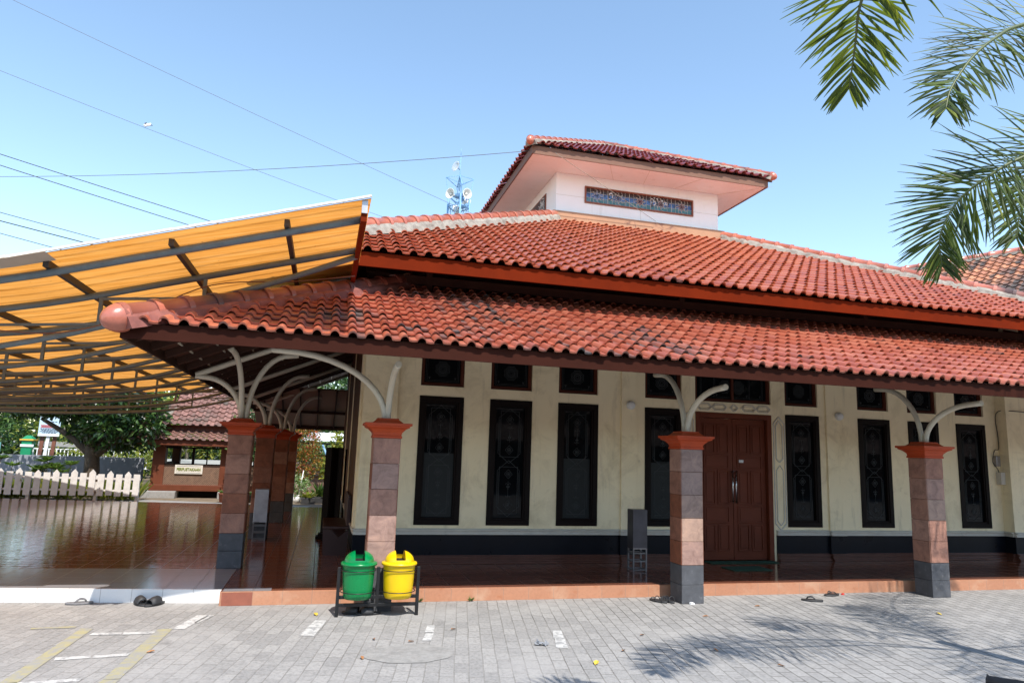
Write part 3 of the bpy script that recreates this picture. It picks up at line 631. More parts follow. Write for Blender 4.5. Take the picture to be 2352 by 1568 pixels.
# --- lower roof
EX0, EX1, EY0, EY1, EZ, SL = -1.75, 14.19, 6.45, 18.9, 2.635, .43
cs = 1/math.sqrt(1+SL*SL); RUNF = (YW-EY0)/cs; RUNS = (XL-EX0)/cs
Vf = Vector((0, 1, SL)).normalized()
def dirt_low(u, v):            # moss patch at the left of the front slope
    return 1.0*math.exp(-((u-4.0)/1.8)**2)*(1 if v < 1.0 else .4)
mb = MB(); tile_slope(mb, (EX0, EY0, EZ), (1, 0, 0), Vf, lambda v: min(v, RUNS)*cs, lambda v: (EX1-EX0)-min(v, RUNS)*cs, RUNF, col=.158, row=.23, h=.044, lift=.032, dirt=dirt_low)
low = mb.build('lower_roof', 'tile_low', Q)
mb = MB(); tile_slope(mb, (EX0, EY1, EZ), (0, -1, 0), Vector((1, 0, SL)).normalized(), lambda v: 0, lambda v: (EY1-EY0)-v*cs, RUNS); mb.build('side_slope', 'tile_low', low)
mb = MB(); tile_slope(mb, (EX1, EY0, EZ), (0, 1, 0), Vector((-1, 0, SL)).normalized(), lambda v: v*cs, lambda v: (EY1-EY0), RUNS); mb.build('side_slope', 'tile_low', low)
ridge_line((EX0+.01, EY0+.01, EZ-.005), (EX0+2.9, EY0+2.9, EZ+2.9*SL+.02), Q, 'cap_red', 'mortar_red', .10, .30, mh=.075)
ridge_line((EX1+.02, EY0-.02, EZ+.02), (EX1-2.9, EY0+2.9, EZ+2.9*SL+.02), Q, 'cap_red', 'mortar_red', .10, .30, mh=.075)
# underside boards, battens, rafters
um = MB(); d_ = .055
um.quad((EX0+.03, EY0+.03, EZ-d_+.013), (EX1-.03, EY0+.03, EZ-d_+.013), (XR, YW, EZ-d_+(YW-EY0)*SL), (XL, YW, EZ-d_+(YW-EY0)*SL)) if False else None
zf = lambda y: EZ-d_+(y-EY0)*SL
um.v = []; um.f = []; um.sm = []; um.r = []; um.d = []; um.mi = []; um.t = []
um.quad((EX0+.03, EY0+.03, zf(EY0+.03)), (EX1-.03, EY0+.03, zf(EY0+.03)), (XR, EY0+2.25, zf(EY0+2.25)), (XL, EY0+2.25, zf(EY0+2.25)))
um.quad((XL, EY0+2.25, zf(EY0+2.25)), (XR, EY0+2.25, zf(EY0+2.25)), (XR, YW, zf(YW)), (XL, YW, zf(YW)))
um.quad((EX0+.03, EY0+.03, zf(EY0+.03)), (EX0+.03, EY1, zf(EY0+.03)), (XL, EY1, zf(EY0+2.25)), (XL, EY0+2.25, zf(EY0+2.25)))
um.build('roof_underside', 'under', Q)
k = 0
def rafter(a, b_): rm = MB(); rm.bar(a, b_, .05, .075); rm.build('rafter', 'rafter', Q)
while EX0+.35+k*.62 < EX1-.2:
    x = EX0+.35+k*.62; yt = EY0+x-EX0 if x < XL else YW; k += 1; rafter((x, EY0+.06, zf(EY0+.06)-.045), (x, yt, zf(yt)-.045))
k = 0
while EY0+.35+k*.62 < 17.3:
    y = EY0+.35+k*.62; xt = EX0+min(y-EY0, 2.25); k += 1; rafter((EX0+.06, y, zf(EY0+.06)-.045), (xt, y, EZ-d_+(xt-EX0)*SL-.045))
bm_ = MB()      # pale battens seen between the rafters
for q in (.22, .48, .75, 1.02, 1.29, 1.56, 1.83):
    zz = EZ-d_+q*SL-.006
    bm_.bar((EX0+q, EY0+q, zz), (EX0+q, EY1, zz), .016, .016); bm_.bar((EX0+q, EY0+q, zz), (EX1-q, EY0+q, zz), .016, .016)
bm_.build('batten', 'pipe', Q)
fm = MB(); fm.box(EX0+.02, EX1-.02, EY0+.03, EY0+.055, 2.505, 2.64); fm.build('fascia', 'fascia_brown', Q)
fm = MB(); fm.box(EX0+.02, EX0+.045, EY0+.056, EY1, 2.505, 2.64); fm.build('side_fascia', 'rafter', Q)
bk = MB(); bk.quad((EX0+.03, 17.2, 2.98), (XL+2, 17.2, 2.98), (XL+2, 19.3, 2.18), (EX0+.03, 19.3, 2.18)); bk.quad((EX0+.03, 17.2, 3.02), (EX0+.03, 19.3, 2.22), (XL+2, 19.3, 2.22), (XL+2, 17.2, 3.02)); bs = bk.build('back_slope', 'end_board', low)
bk = MB(); bk.box(EX0+.03, XL+2, 19.25, 19.3, 2.09, 2.22); bk.bar((EX0+.03, 18.3, 2.5), (XL+2, 18.3, 2.5), .06, .07)
for k in range(6): x = EX0+.3+k*.42; bk.bar((x, 17.2, 2.95), (x, 19.25, 2.16), .035, .05)
bk.build('back_eave_beam', 'rafter', bs)
# --- upper roof
UX0, UX1, UY0, UY1, UZ = -.79, 13.23, 8.1, 18.0, 3.935; LX0, LX1, LY0, LY1 = 4.32, 8.11, 13.2, 17.0
USL = (6.44-UZ)/(LY0-UY0); uc = 1/math.sqrt(1+USL**2); RUNU = (LY0-UY0)/uc
mb = MB(); tile_slope(mb, (UX0, UY0, UZ), (1, 0, 0), Vector((0, 1, USL)), lambda v: v*uc, lambda v: (UX1-UX0)-v*uc, RUNU, col=.180, row=.24, h=.047); upr = mb.build('upper_roof', 'tile_up', Q)
mb = MB(); tile_slope(mb, (UX0, UY1, UZ), (0, -1, 0), Vector((1, 0, USL)), lambda v: v*uc*.196, lambda v: (UY1-UY0)-v*uc, RUNU, row=.30); mb.build('side_slope', 'tile_up', upr)
mb = MB(); tile_slope(mb, (UX1, UY0, UZ), (0, 1, 0), Vector((-1, 0, USL)), lambda v: v*uc, lambda v: (UY1-UY0)-v*uc*.196, RUNU, row=.30); mb.build('side_slope', 'tile_up', upr)
mb = MB(); mb.quad((UX0, UY1, UZ), (UX1, UY1, UZ), (LX1, LY1, 6.44), (LX0, LY1, 6.44)); mb.build('back_slope', 'tile_up', upr)
ridge_line((UX0, UY0, UZ+.03), (LX0-.05, LY0-.05, 6.46), Q, 'cap', 'mortar', .10, .30); ridge_line((UX1, UY0, UZ+.03), (LX1+.05, LY0-.05, 6.46), Q, 'cap', 'mortar', .10, .30)
mb = MB(); zu = lambda y: UZ-.06+(y-UY0)*USL
mb.quad((UX0+.03, UY0+.03, zu(UY0)), (UX1-.03, UY0+.03, zu(UY0)), (UX1-3, UY0+3, zu(UY0+3)), (UX0+3, UY0+3, zu(UY0+3)))
mb.quad((UX0+.03, UY0+.03, zu(UY0)), (UX0+3, UY0+3, zu(UY0+3)), (UX0+3, UY1, zu(UY0+3)), (UX0+.03, UY1, zu(UY0)))
mb.build('upper_underside', 'rafter', Q)
mb = MB()
for k in range(22): x = UX0+.5+k*.62; mb.bar((x, UY0+.05, zu(UY0+.05)-.04), (x, YW+.1, zu(YW+.1)-.04), .05, .08)
mb.bar((XL-.1, 9.0, 3.86), (XR, 9.0, 3.86), .07, .11); mb.bar((XL-.1, 9.6, 4.12), (XR, 9.6, 4.12), .07, .10)
for x in (1.2, 4.9, 8.1, 11.3): mb.bar((x, 9.0, 3.55), (x, 9.0, 4.3), .08, .08, up=(1, 0, 0))
mb.build('eave_beam', 'under', Q)
mb = MB(); mb.box(UX0+.02, UX1-.02, UY0+.03, UY0+.055, 3.765, 3.935); mb.build('upper_fascia', 'fascia_red', Q)
mb = MB(); mb.box(UX0+.02, UX0+.045, UY0+.056, UY1, 3.765, 3.935); mb.build('upper_side_fascia', 'fascia_red', Q)
# --- lantern
mb = MB(); mb.box(LX0, LX1, LY0, LY0+.1, 6.4, 7.5); mb.box(LX0, LX0+.1, LY0+.1, LY1, 6.4, 7.5); mb.box(LX1-.1, LX1, LY0+.1, LY1, 6.4, 7.5); mb.box(LX0+.1, LX1-.1, LY1-.1, LY1, 6.4, 7.5)
lan = mb.build('lantern', 'white', Q)
mb = MB(); mb.box(LX0-.10, LX1+.10, LY0-.12, LY0, 6.3, 6.635); mb.box(LX0-.10, LX0, LY0, LY1, 6.3, 6.635); mb.box(LX1, LX1+.10, LY0, LY1, 6.3, 6.635); mb.build('lantern_kerb', 'band', lan, .02)
jm = MB()
for p, q in (((LX0, LY0-.001, 7.02), (LX1, LY0-.001, 7.02)), ((6.24, LY0-.001, 6.63), (6.24, LY0-.001, 6.90)),): jm.bar(p, q, .006, .003, up=(0, -1, 0))
for a, b_ in (((5.2, 12.45, 7.499), (5.6, 13.2, 7.499)), ((7.35, 12.45, 7.499), (7.05, 13.2, 7.499)), ((8.11, 13.2, 7.499), (8.95, 12.4, 7.499)), ((6.1, 12.45, 7.499), (6.3, 13.2, 7.499))): jm.bar(a, b_, .006, .003)
jm.build('board_joint', 'cream_trim', lan)
wm = frame_mb(4.95, 7.49, 6.905, 7.275, LY0-.03, .03, .05, .004); lw = wm.build('lantern_window', 'wood_orange', lan, .003)
gm = MB(); cl = MB(); y = LY0-.004; wh = MB()
blues = [(.03, .07, .22), (.05, .12, .30), (.02, .04, .12)]; teal = [(.05, .15, .15), (.04, .12, .13), (.10, .17, .20)]; dark = [(.035, .022, .018), (.05, .032, .026), (.03, .02, .02)]; reds = [(.11, .012, .018), (.08, .01, .012)]
px0, px1, pz0, pz1 = 4.98, 7.46, 6.935, 7.245; nP = 5; pw = (px1-px0)/nP; ph = pz1-pz0
for p in range(nP):
    a = px0+p*pw; cx, cz = a+pw/2, (pz0+pz1)/2
    nx, nz = 10, 6
    for i in range(nx):
        for j in range(nz):
            x0, x1, z0, z1 = a+pw*i/nx, a+pw*(i+1)/nx, pz0+ph*j/nz, pz0+ph*(j+1)/nz
            pal = dark if j >= 4 else (blues if j >= 2 else teal)
            gm.quad((x0, y, z0), (x1, y, z0), (x1, y, z1), (x0, y, z1), tint=random.choice(pal))
    fc = blues if p < 2 else reds
    for k in range(8):
        t = k*math.pi/4; r1, r2 = .055, .125; c_ = random.choice(fc)
        pts = [(cx, cz), (cx+r1*math.cos(t-.38), cz+r1*math.sin(t-.38)), (cx+r2*math.cos(t), cz+r2*math.sin(t)), (cx+r1*math.cos(t+.38), cz+r1*math.sin(t+.38))]
        gm.quad(*[(q[0], y-.0015, q[1]) for q in pts], tint=c_); poly_line(cl, pts, .005, y-.003)
        poly_line(cl, [(cx+r2*math.cos(t), cz+r2*math.sin(t)), (cx+.16*math.cos(t+.39), min(pz1, max(pz0, cz+.16*math.sin(t+.39))))], .004, y-.003, close=False)
    poly_line(cl, [(a, pz0), (a, pz1)], .007, y-.003, close=False)
    for (q0, q1) in (((a, pz0+ph*.33), (a+pw, pz0+ph*.33)), ((a, pz0+ph*.66), (a+pw, pz0+ph*.66)), ((a+pw*.2, pz0), (a+pw*.2, pz1)), ((a+pw*.8, pz0), (a+pw*.8, pz1))): poly_line(cl, [q0, q1], .004, y-.003, close=False)
def broken(cx, cz, hw, hh, n):
    pts = [(cx+random.uniform(-hw, hw), cz+random.uniform(-hh, hh)) for _ in range(n)]
    for i in range(n): 
        q = sorted(pts, key=lambda p_: (p_[0]-pts[i][0])**2+(p_[1]-pts[i][1])**2)[1:4]
        for b_ in q: poly_line(wh, [pts[i], b_], .011, y-.0045, close=False)
broken(px0+pw*1.13, pz0+ph*.62, .065, .12, 12); broken(px0+pw*1.42, pz0+ph*.74, .09, .035, 8); broken(px0+pw*3.2, pz0+ph*.6, .1, .11, 26); broken(px0+pw*3.7, pz0+ph*.68, .10, .06, 14)
gm.build('stained_pane', 'stained', lw); cl.build('lead_line', 'cream_trim', lw); wh.build('broken_lattice', 'plastic_white', lw)
wm = MB(); wm.box(LX0-.014, LX0+.01, 13.88, 16.4, 6.88, 7.28); sw = wm.build('lantern_side_window', 'wood_orange', lan); pm = MB(); pm.quad((LX0-.017, 13.92, 6.92), (LX0-.017, 16.36, 6.92), (LX0-.017, 16.36, 7.25), (LX0-.017, 13.92, 7.25), tint=(.03, .04, .05)); pm.build('stained_pane', 'stained', sw)
wh = MB()
for _ in range(26):
    a = (13.95+random.random()*.5, 6.94+random.random()*.28); b_ = (a[0]+random.uniform(-.2, .2), min(7.24, max(6.93, a[1]+random.uniform(-.15, .15)))); wh.bar((LX0-.02, *a), (LX0-.02, *b_), .012, .004, up=(1, 0, 0))
wh.build('broken_lattice', 'plastic_white', sw)
LC = (6.215, 15.1); LH = 2.72; LZ = 7.66; TSL = (9.17-LZ)/LH; tc = 1/math.sqrt(1+TSL**2)
mb = MB(); tile_slope(mb, (LC[0]-LH, LC[1]-LH, LZ), (1, 0, 0), Vector((0, 1, TSL)), lambda v: v*tc, lambda v: 2*LH-v*tc, LH/tc-.01, row=.25); lr = mb.build('lantern_roof', 'tile_top', lan)
for O, U, V in (((LC[0]-LH, LC[1]+LH, LZ), (0, -1, 0), (1, 0, TSL)), ((LC[0]+LH, LC[1]-LH, LZ), (0, 1, 0), (-1, 0, TSL)), ((LC[0]+LH, LC[1]+LH, LZ), (-1, 0, 0), (0, -1, TSL))):
    mb = MB(); tile_slope(mb, O, U, Vector(V), lambda v: v*tc, lambda v: 2*LH-v*tc, LH/tc-.01, row=.25); mb.build('roof_slope', 'tile_top', lr)
for sx in (-1, 1):
    rr = ridge_line((LC[0]+sx*LH, LC[1]-LH, LZ+.02), (LC[0], LC[1], 9.18), lan, 'cap', 'mortar', .072, .27, mw=.12, mh=.075)
    ridge_line((LC[0]+sx*LH, LC[1]+LH, LZ+.02), (LC[0], LC[1], 9.18), lan, 'cap', 'mortar', .072, .27, mw=.12, mh=.075)
e = LH-.06; mb = MB()
for a0, a1, b0, b1 in ((-e, e, -e, -e+.025), (-e, e, e-.025, e), (-e, -e+.025, -e+.025, e-.025), (e-.025, e, -e+.025, e-.025)): mb.box(LC[0]+a0, LC[0]+a1, LC[1]+b0, LC[1]+b1, 7.485, 7.65)
mb.build('lantern_fascia', 'fascia_tan', lan)
mb = MB(); e2 = e-.03; mb.box(LC[0]-e2, LC[0]+e2, LC[1]-e2, LY0, 7.501, 7.52); mb.box(LC[0]-e2, LX0, LY0, LC[1]+e2, 7.501, 7.52); mb.box(LX1, LC[0]+e2, LY0, LC[1]+e2, 7.501, 7.52); mb.box(LX0, LX1, LY1, LC[1]+e2, 7.501, 7.52); mb.build('soffit', 'white', lan)
# --- pillars (parts of the mosque) with capital, base and curved pipe arms
def arc(p0, p1, rise=.9, n=10):
    """quarter-ellipse leaving p0 upwards and arriving at p1 sideways"""
    p0, p1 = Vector(p0), Vector(p1); out = []
    for i in range(n+1):
        t = math.pi/2*i/n; f = 1-math.cos(t); g = math.sin(t); q = p0.lerp(p1, f); q.z = p0.z+(p1.z-p0.z)*g; out.append(q)
    return out
def pillar(cx, cy, z0, arms, seed, fr=.45, sd0=.12, w=.1425, tops=1.765, gray_h=.43):
    rnd = random.Random(seed); mb = MB(); n = 5; zb = z0+gray_h-.0 if z0 < .05 else z0+.42
    hz = (tops-zb)/n
    for k in range(n):
        for s in range(4):
            r = min(1, max(0, (fr if s == 0 else sd0)+rnd.gauss(0, .11))); a = s*math.pi/2; M = Matrix.Rotation(a, 3, 'Z'); c = Vector((cx, cy, zb+hz*(k+.5)))
            mb.obox(c+M @ Vector((0, -w+.011, 0)), (w-.006, .012+rnd.uniform(0, .003), hz/2-.0022), M, r=r)
    mb.box(cx-w+.012, cx+w-.012, cy-w+.012, cy+w-.012, zb, tops, r=.1)
    sh = mb.build('pillar', 'stone', Q, .0025)
    gb = MB()
    for k, (a, b_) in enumerate(((z0, z0+.21), (z0+.21, zb))): gb.box(cx-w+.001, cx+w-.001, cy-w+.001, cy+w-.001, a+.001, b_-.002)
    gb.build('pillar_base', 'stone_dark', sh, .004)
    cb = MB(); prof = [(w+.012, 0), (w+.012, .022), (w+.004, .03), (w+.012, .06), (w+.045, .095), (w+.085, .115), (w+.085, .128), (w+.105, .132), (w+.105, .158), (w+.02, .162), (w-.01, .185), (w-.028, .20), (w-.028, .212)]
    n0 = len(cb.v)
    for (r, z) in prof:
        for sx, sy in ((-1, -1), (1, -1), (1, 1), (-1, 1)): cb.v.append((cx+sx*r, cy+sy*r, tops+z))
    for i in range(len(prof)-1):
        for k in range(4): cb.face((n0+i*4+k, n0+i*4+(k+1) % 4, n0+i*4+4+(k+1) % 4, n0+i*4+4+k))
    cb.face([n0+(len(prof)-1)*4+k for k in range(4)]); cb.build('capital', 'terra', sh, .003)
    for (dx, dy, dz) in arms:
        a = Vector((cx+.03*(1 if dx > 0 else -1 if dx < 0 else 0), cy+.03*(1 if dy > 0 else -1 if dy < 0 else 0), tops+.2)); am = MB()
        pts = arc(a, (cx+dx, cy+dy, tops+.2+dz)); d = (pts[-1]-pts[-2]).normalized(); am.tube(pts+[pts[-1]+d*.1], .034, 12); am.build('curved_arm', 'pipe', sh)
    return sh
PC = .1425
pillar(.655, 7.722, 0, [(0, -.80, .50), (-1.15, -.02, .68)], 3, .40, .2)
pillar(4.26, 7.722, 0, [(0, -.80, .48), (0, .72, .78)], 5, .52, .06)
pillar(7.82, 7.722, 0, [(0, -.80, .48), (0, .72, .78)], 11, .34, .2)
pillar(11.42, 7.722, 0, [(0, -.80, .48), (0, .72, .78)], 12)
for k, yy in enumerate((9.62, 12.45, 15.05, 17.55)):
    arms = [(-.52, 0, .52), (.52, 0, .86)]
    if k == 0: arms.append((-.12, -.75, .80))
    pillar((-1.02, -.93, -.82, -.74)[k], yy, ZF, arms, 20+k, (.12, .08, .05, .05)[k], .1)
# pipe rafters under the roof
def pipe(a, b_, r): pm = MB(); pm.tube([a, b_], r, 10); pm.build('pipe_rafter', 'pipe', Q)
for x in (.655, 4.26, 7.82, 11.42): pipe((x, EY0+.28, zf(EY0+.28)-.12), (x, YW, zf(YW)-.12), .036)
for y, x0 in ((9.62, -1.64), (12.45, -1.6), (15.05, -1.6), (17.55, -1.6)): pipe((x0, y, EZ-d_+(x0-EX0)*SL-.12), (XL, y, EZ-d_+(XL-EX0)*SL-.12), .036)
pipe((EX0+.25, EY0+.25, zf(EY0+.25)-.07), (XL, EY0+2.25, zf(EY0+2.25)-.07), .022)
# electric boxes with conduit on the right pilaster side
mx = MB(); mx.box(11.36, 11.455, YW-.10, YW-.002, 1.39, 1.60); mx.build('meter_box', 'cream_trim', Q, .006)
mx = MB(); mx.box(11.33, 11.42, YW-.06, YW-.002, 1.70, 1.88); mx.build('junction_box', 'steel_dim', Q, .006)
mx = MB(); mx.tube(bez([(11.40, YW-.03, 1.6), (11.36, YW-.04, 1.66), (11.28, YW-.03, 1.78), (11.34, YW-.03, 1.97), (11.43, YW-.03, 2.0), (11.445, YW-.025, 2.2), (11.44, YW-.025, 2.62), (11.6, YW-.21, 2.66), (12.4, YW-.215, 2.62)], 5), .007, 6); mx.build('cable', 'wire', Q)

# ================================================================== CANOPY
K = thing('canopy', 'canopy of orange translucent corrugated sheet on grey pipe trusses over the glossy terrace', 'canopy', (-4, 12, 0))
CX = [(.25, 3.79), (-2.6, 3.105), (-3.0, 3.025), (-3.5, 2.95), (-4.2, 2.875), (-6.5, 2.70), (-8.2, 2.58), (-9.4, 2.50)]
def cz(x):
    for (xa, za), (xb, zb) in zip(CX[:-1], CX[1:]):
        if x >= xb: return lerp(za, zb, (x-xa)/(xb-xa))
    return CX[-1][1]
SKEW = .20
def cy(x, y): return y+SKEW*(.25-x)              # lines across the canopy run a little skew
nseg = 30; xs_ = [lerp(.25, -9.4, i/nseg) for i in range(nseg+1)]
mb = MB(); ys = []; y = 5.9
pat = [(0, 0), (.13, 0), (.15, .011), (.18, .011), (.20, 0)]
while y < 18.35:
    for (o, h) in pat: ys.append((y+o, h))
    y += .26
for (yy, h) in ys:
    for x in xs_: mb.v.append((x, cy(x, yy), cz(x)+h))
n1 = nseg+1
for j in range(len(ys)-1):
    for i in range(nseg): mb.face((j*n1+i, j*n1+i+1, (j+1)*n1+i+1, (j+1)*n1+i), smooth=False)
mb.build('roof_sheet', 'sheet', K)
mb = MB()       # chalky turned-up front edge and the greyed patch sheet at the left
for x0, x1 in zip(xs_[:-1], xs_[1:]):
    mb.bar((x0, cy(x0, 5.89), cz(x0)+.018), (x1, cy(x1, 5.89), cz(x1)+.014), .02, .018)
mb.build('sheet_edge', 'sheet_edge', K)
mb = MB(); px_ = [x for x in xs_ if x < -2.2]
for x0, x1 in zip(px_[:-1], px_[1:]): mb.quad((x0, cy(x0, 5.84), cz(x0)-.012), (x1, cy(x1, 5.84), cz(x1)-.012), (x1, cy(x1, 6.1), cz(x1)-.016), (x0, cy(x0, 6.1), cz(x0)-.016))
mb.build('patch_sheet', 'sheet_grey', K)
for x in (-.45, -1.4, -2.4, -3.4, -4.4, -5.4, -6.4, -7.4, -8.4):
    mb = MB(); mb.bar((x, cy(x, 6.08), cz(x)-.033), (x, cy(x, 18.35), cz(x)-.033), .045, .06); mb.build('purlin', 'purlin', K)
def chord(y, off, x0=.2, x1=-9.2, n=14):
    pts = []
    for i in range(n+1): x = lerp(x0, x1, i/n); pts.append((x, cy(x, y), cz(x)-off(x)))
    return bez(pts, 2)
low_off = lambda x: .16+.34*math.sin(min(1, max(0, (.2-x)/9.4))*math.pi)**.75 if x < .19 else .16
mb = MB(); mb.tube(chord(6.17, lambda x: .095), .034, 10); mb.build('front_beam', 'steel_blue', K)
for y in (7.2, 8.5, 9.9, 11.3, 12.7, 14.3, 16.2, 18.2):
    mb = MB(); mb.tube(chord(y, lambda x: .095), .034, 10); tr = mb.build('truss', 'steel_blue', K)
    mb = MB(); mb.tube(chord(y, low_off), .03, 10); mb.build('lower_chord', 'steel_blue', tr)
    mb = MB(); x = -1.28; prev = None
    while x > -9:
        a, b_ = (x, cy(x, y), cz(x)-.11), (x, cy(x, y), cz(x)-low_off(x)); mb.bar(a, b_, .034, .034, up=(0, 1, 0))
        if prev: mb.bar((prev[0], prev[1], prev[2]+.03), (x, cy(x, y), max(cz(x)-low_off(x)+.03, min(cz(x)-.14, prev[2]-.02))), .026, .026)
        prev = b_; x -= .98
    mb.build('web_bar', 'steel_blue', tr)
mb = MB(); mb.bar((.2, 5.95, 3.64), (.2, 12, 3.64), .05, .10); mb.build('end_beam', 'fascia_red', K)
mb = MB(); mb.box(.175, .225, 5.93, 5.99, 3.66, 3.78); mb.build('end_plate', 'steel_dim', K)
for (x, y) in ((-8.25, 6.0), (-8.3, 18.2)):
    mb = MB(); mb.tube([(x, cy(x, y), 0), (x, cy(x, y), cz(x)-.1)], .05, 10); mb.build('post', 'steel_blue', K)
mb = MB(); mb.tube(bez([(-3.6, 7.3, 2.66), (-2.6, 7.4, 2.62), (-1.9, 7.45, 2.86), (-1.2, 7.4, 3.22), (-.4, 7.5, 3.36), (.2, 7.6, 3.5)], 6), .006, 5); mb.build('cable', 'rust', K)

# ================================================================== BINS
BY = 7.40
def bin_(name, cx, mat, label):
    o = thing(name, label, 'bin', (cx, BY, .17)); z0 = .17
    mb = MB(); prof = [(0, 0), (.10, .0), (.128, .006), (.140, .03), (.148, .10), (.155, .22), (.161, .335), (.163, .34), (.156, .34)]
    mb.lathe((cx, BY, z0), prof, 40); mb.build('body', mat, o)
    # domed lid with a square mouth cut through front to back
    lm = MB(); zl = z0+.338; R0 = .146; mh = .047; HD = .108
    lm.lathe((cx, BY, zl), [(.160, -.012), (.178, -.010), (.181, .002), (.176, .014), (R0+.006, .018), (R0, .022)], 40)
    zz = lambda x, y: .022+HD*math.sqrt(max(0, 1-(x*x+y*y)/R0**2))
    G, H = 24, 12
    for s_ in (-1, 1):                        # the two cheeks, with flat inner faces
        n0 = len(lm.v)
        for a in range(H+1):
            x = mh+(R0-mh)*math.sin(math.pi/2*a/H); rr = math.sqrt(max(0, R0*R0-x*x))
            for k in range(G+1): y = -rr*math.cos(math.pi*k/G); lm.v.append((cx+s_*x, BY+y, zl+zz(x, y)))
        for a in range(H):
            for k in range(G): lm.face((n0+a*(G+1)+k, n0+a*(G+1)+k+1, n0+(a+1)*(G+1)+k+1, n0+(a+1)*(G+1)+k), smooth=True)
        n1_ = len(lm.v)
        lm.v += [lm.v[n0+k] for k in range(G+1)]+[(cx+s_*mh, lm.v[n0+k][1], zl+.02) for k in range(G+1)]
        for k in range(G): lm.face((n1_+k, n1_+k+1, n1_+G+2+k, n1_+G+1+k))
    for sy, top in ((-1, .046), (1, .070)):   # low lips in front and behind
        n0 = len(lm.v); yt = R0*math.sqrt(1-((top-.022)/HD)**2)
        for a in range(9):
            x = -mh+2*mh*a/8
            for k in range(5):
                z = .022+(top-.022)*k/4; y = math.sqrt(max(0, (R0*R0)*(1-((z-.022)/HD)**2)-x*x)); lm.v.append((cx+x, BY+sy*y, zl+z))
        for a in range(8):
            for k in range(4): lm.face((n0+a*5+k, n0+a*5+k+1, n0+(a+1)*5+k+1, n0+(a+1)*5+k), smooth=True)
    lid = lm.build('lid', mat, o)
    dm = MB(); dm.lathe((cx, BY, zl+.03), [(0, 0), (R0-.012, 0)], 24); dm.build('dark_mouth', 'void', lid)
    return o
S_ = thing('bin_stand', 'black square tube stand carrying the green and yellow bins beside the stone pillar', 'bin stand', (.64, BY, 0))
for nm, x in (('leg', .245), ('leg', .632), ('leg', 1.035)):
    mb = MB(); mb.box(x-.016, x+.016, BY-.016, BY+.016, 0 if x != .632 else .12, .475); mb.build(nm, 'black_metal', S_, .003)
for z, nm in ((.11, 'rail'), (.185, 'rail')):
    mb = MB(); mb.box(.261, 1.019, BY-.014, BY+.014, z-.016, z+.016); mb.build(nm, 'black_metal', S_, .003)
for cx in (.435, .836):
    for z, r in ((.45, .172), (.245, .170)):
        mb = MB(); mb.tube([(cx+r*math.cos(t*.1745), BY+r*math.sin(t*.1745), z) for t in range(37)], .0045, 6, cap=False); mb.build('ring', 'black_metal', S_)
bin_('waste_bin', .435, 'green_bin', 'green plastic bin with domed lid hanging in the black stand')
bin_('waste_bin', .836, 'yellow_bin', 'yellow plastic bin with domed lid hanging in the black stand')

# ================================================================== SANDALS
def sole_mb(L_=.25, w=.092, th=.02, z=0):
    mb = MB(); n = 22; out = []
    for k in range(n):
        t = 2*math.pi*k/n; y = math.cos(t)*L_/2; x = math.sin(t)*w/2*(1+.12*math.cos(t)-.16*math.cos(2*t)); out.append((x, y))
    n0 = len(mb.v); mb.v += [(x, y, z) for x, y in out]+[(x, y, z+th*(1+.35*max(0, -y/L_))) for x, y in out]
    for k in range(n): mb.face((n0+k, n0+(k+1) % n, n0+n+(k+1) % n, n0+n+k), smooth=True)
    mb.face([n0+n+k for k in range(n)]); mb.face([n0+k for k in range(n)][::-1]); return mb
def sandal(kind, loc, rz, label, mat='rubber', group=None, sc=1):
    o = thing('sandal', label, 'sandal', (0, 0, 0), group); sole_mb().build('sole', mat, o)
    mb = MB()
    if kind == 'thong':
        for s in (-1, 1): mb.tube(bez([(0, .065, .02), (s*.016, .045, .046), (s*.034, .0, .05), (s*.042, -.04, .022)], 5), .0065, 6)
    elif kind == 'slide':
        for k in range(9):
            y0_, y1_ = -.03+k*.0, 0
        n = 12; n0 = len(mb.v)
        for i, yy in enumerate((-.045, -.02, .02, .075)):
            rr = (.047, .05, .05, .043)[i]; hh = (.062, .07, .066, .045)[i]
            for k in range(n+1): t = math.pi*k/n; mb.v.append((rr*math.cos(t), yy, .014+hh*math.sin(t)))
        for i in range(3):
            for k in range(n): mb.face((n0+i*(n+1)+k, n0+i*(n+1)+k+1, n0+(i+1)*(n+1)+k+1, n0+(i+1)*(n+1)+k), smooth=True)
    else:
        for y, h in ((.07, .04), (.01, .062), (-.085, .072)): mb.tube(bez([(-.041, y, .015), (-.03, y+.008, h*.8), (0, y+.012, h), (.03, y+.008, h*.8), (.041, y, .015)], 4), .005, 6)
    st = mb.build('strap', mat, o)
    if kind == 'slide': md = st.modifiers.new('thickness', 'SOLIDIFY'); md.thickness = .007
    o.location = loc; o.rotation_euler.z = rz; o.scale = (sc, sc, sc); return o
sandal('thong', (-2.27, 8.25, 0), R(-82), 'single grey flip flop with a red edge lying by the white step', 'rubber_grey')
sandal('slide', (-1.69, 8.17, 0), R(-150), 'wide strap black slide nearer the white step, left one of a pair', 'rubber')
sandal('slide', (-1.545, 8.13, 0), R(-215), 'wide strap black slide, right one of a pair by the white step', 'rubber')
sandal('strappy', (3.90, 7.74, 0), R(25), 'black strappy sandal, left of the two beside the middle pillar', 'rubber')
sandal('strappy', (4.01, 7.73, 0), R(12), 'black strappy sandal touching the left side of the middle pillar', 'rubber')
sandal('thong', (5.86, 7.57, 0), R(60), 'black flip flop lying out on the paving, nearer of the two right ones', 'rubber')
sandal('thong', (6.37, 7.85, 0), R(100), 'black flip flop lying against the orange step at the right', 'rubber')
sandal('slide', (.42, 7.52, 0), R(75), 'black slide lying in the shade under the green bin', 'rubber')
sandal('slide', (.56, 7.47, 0), R(95), 'black slide lying in the shade between the two bins', 'rubber')

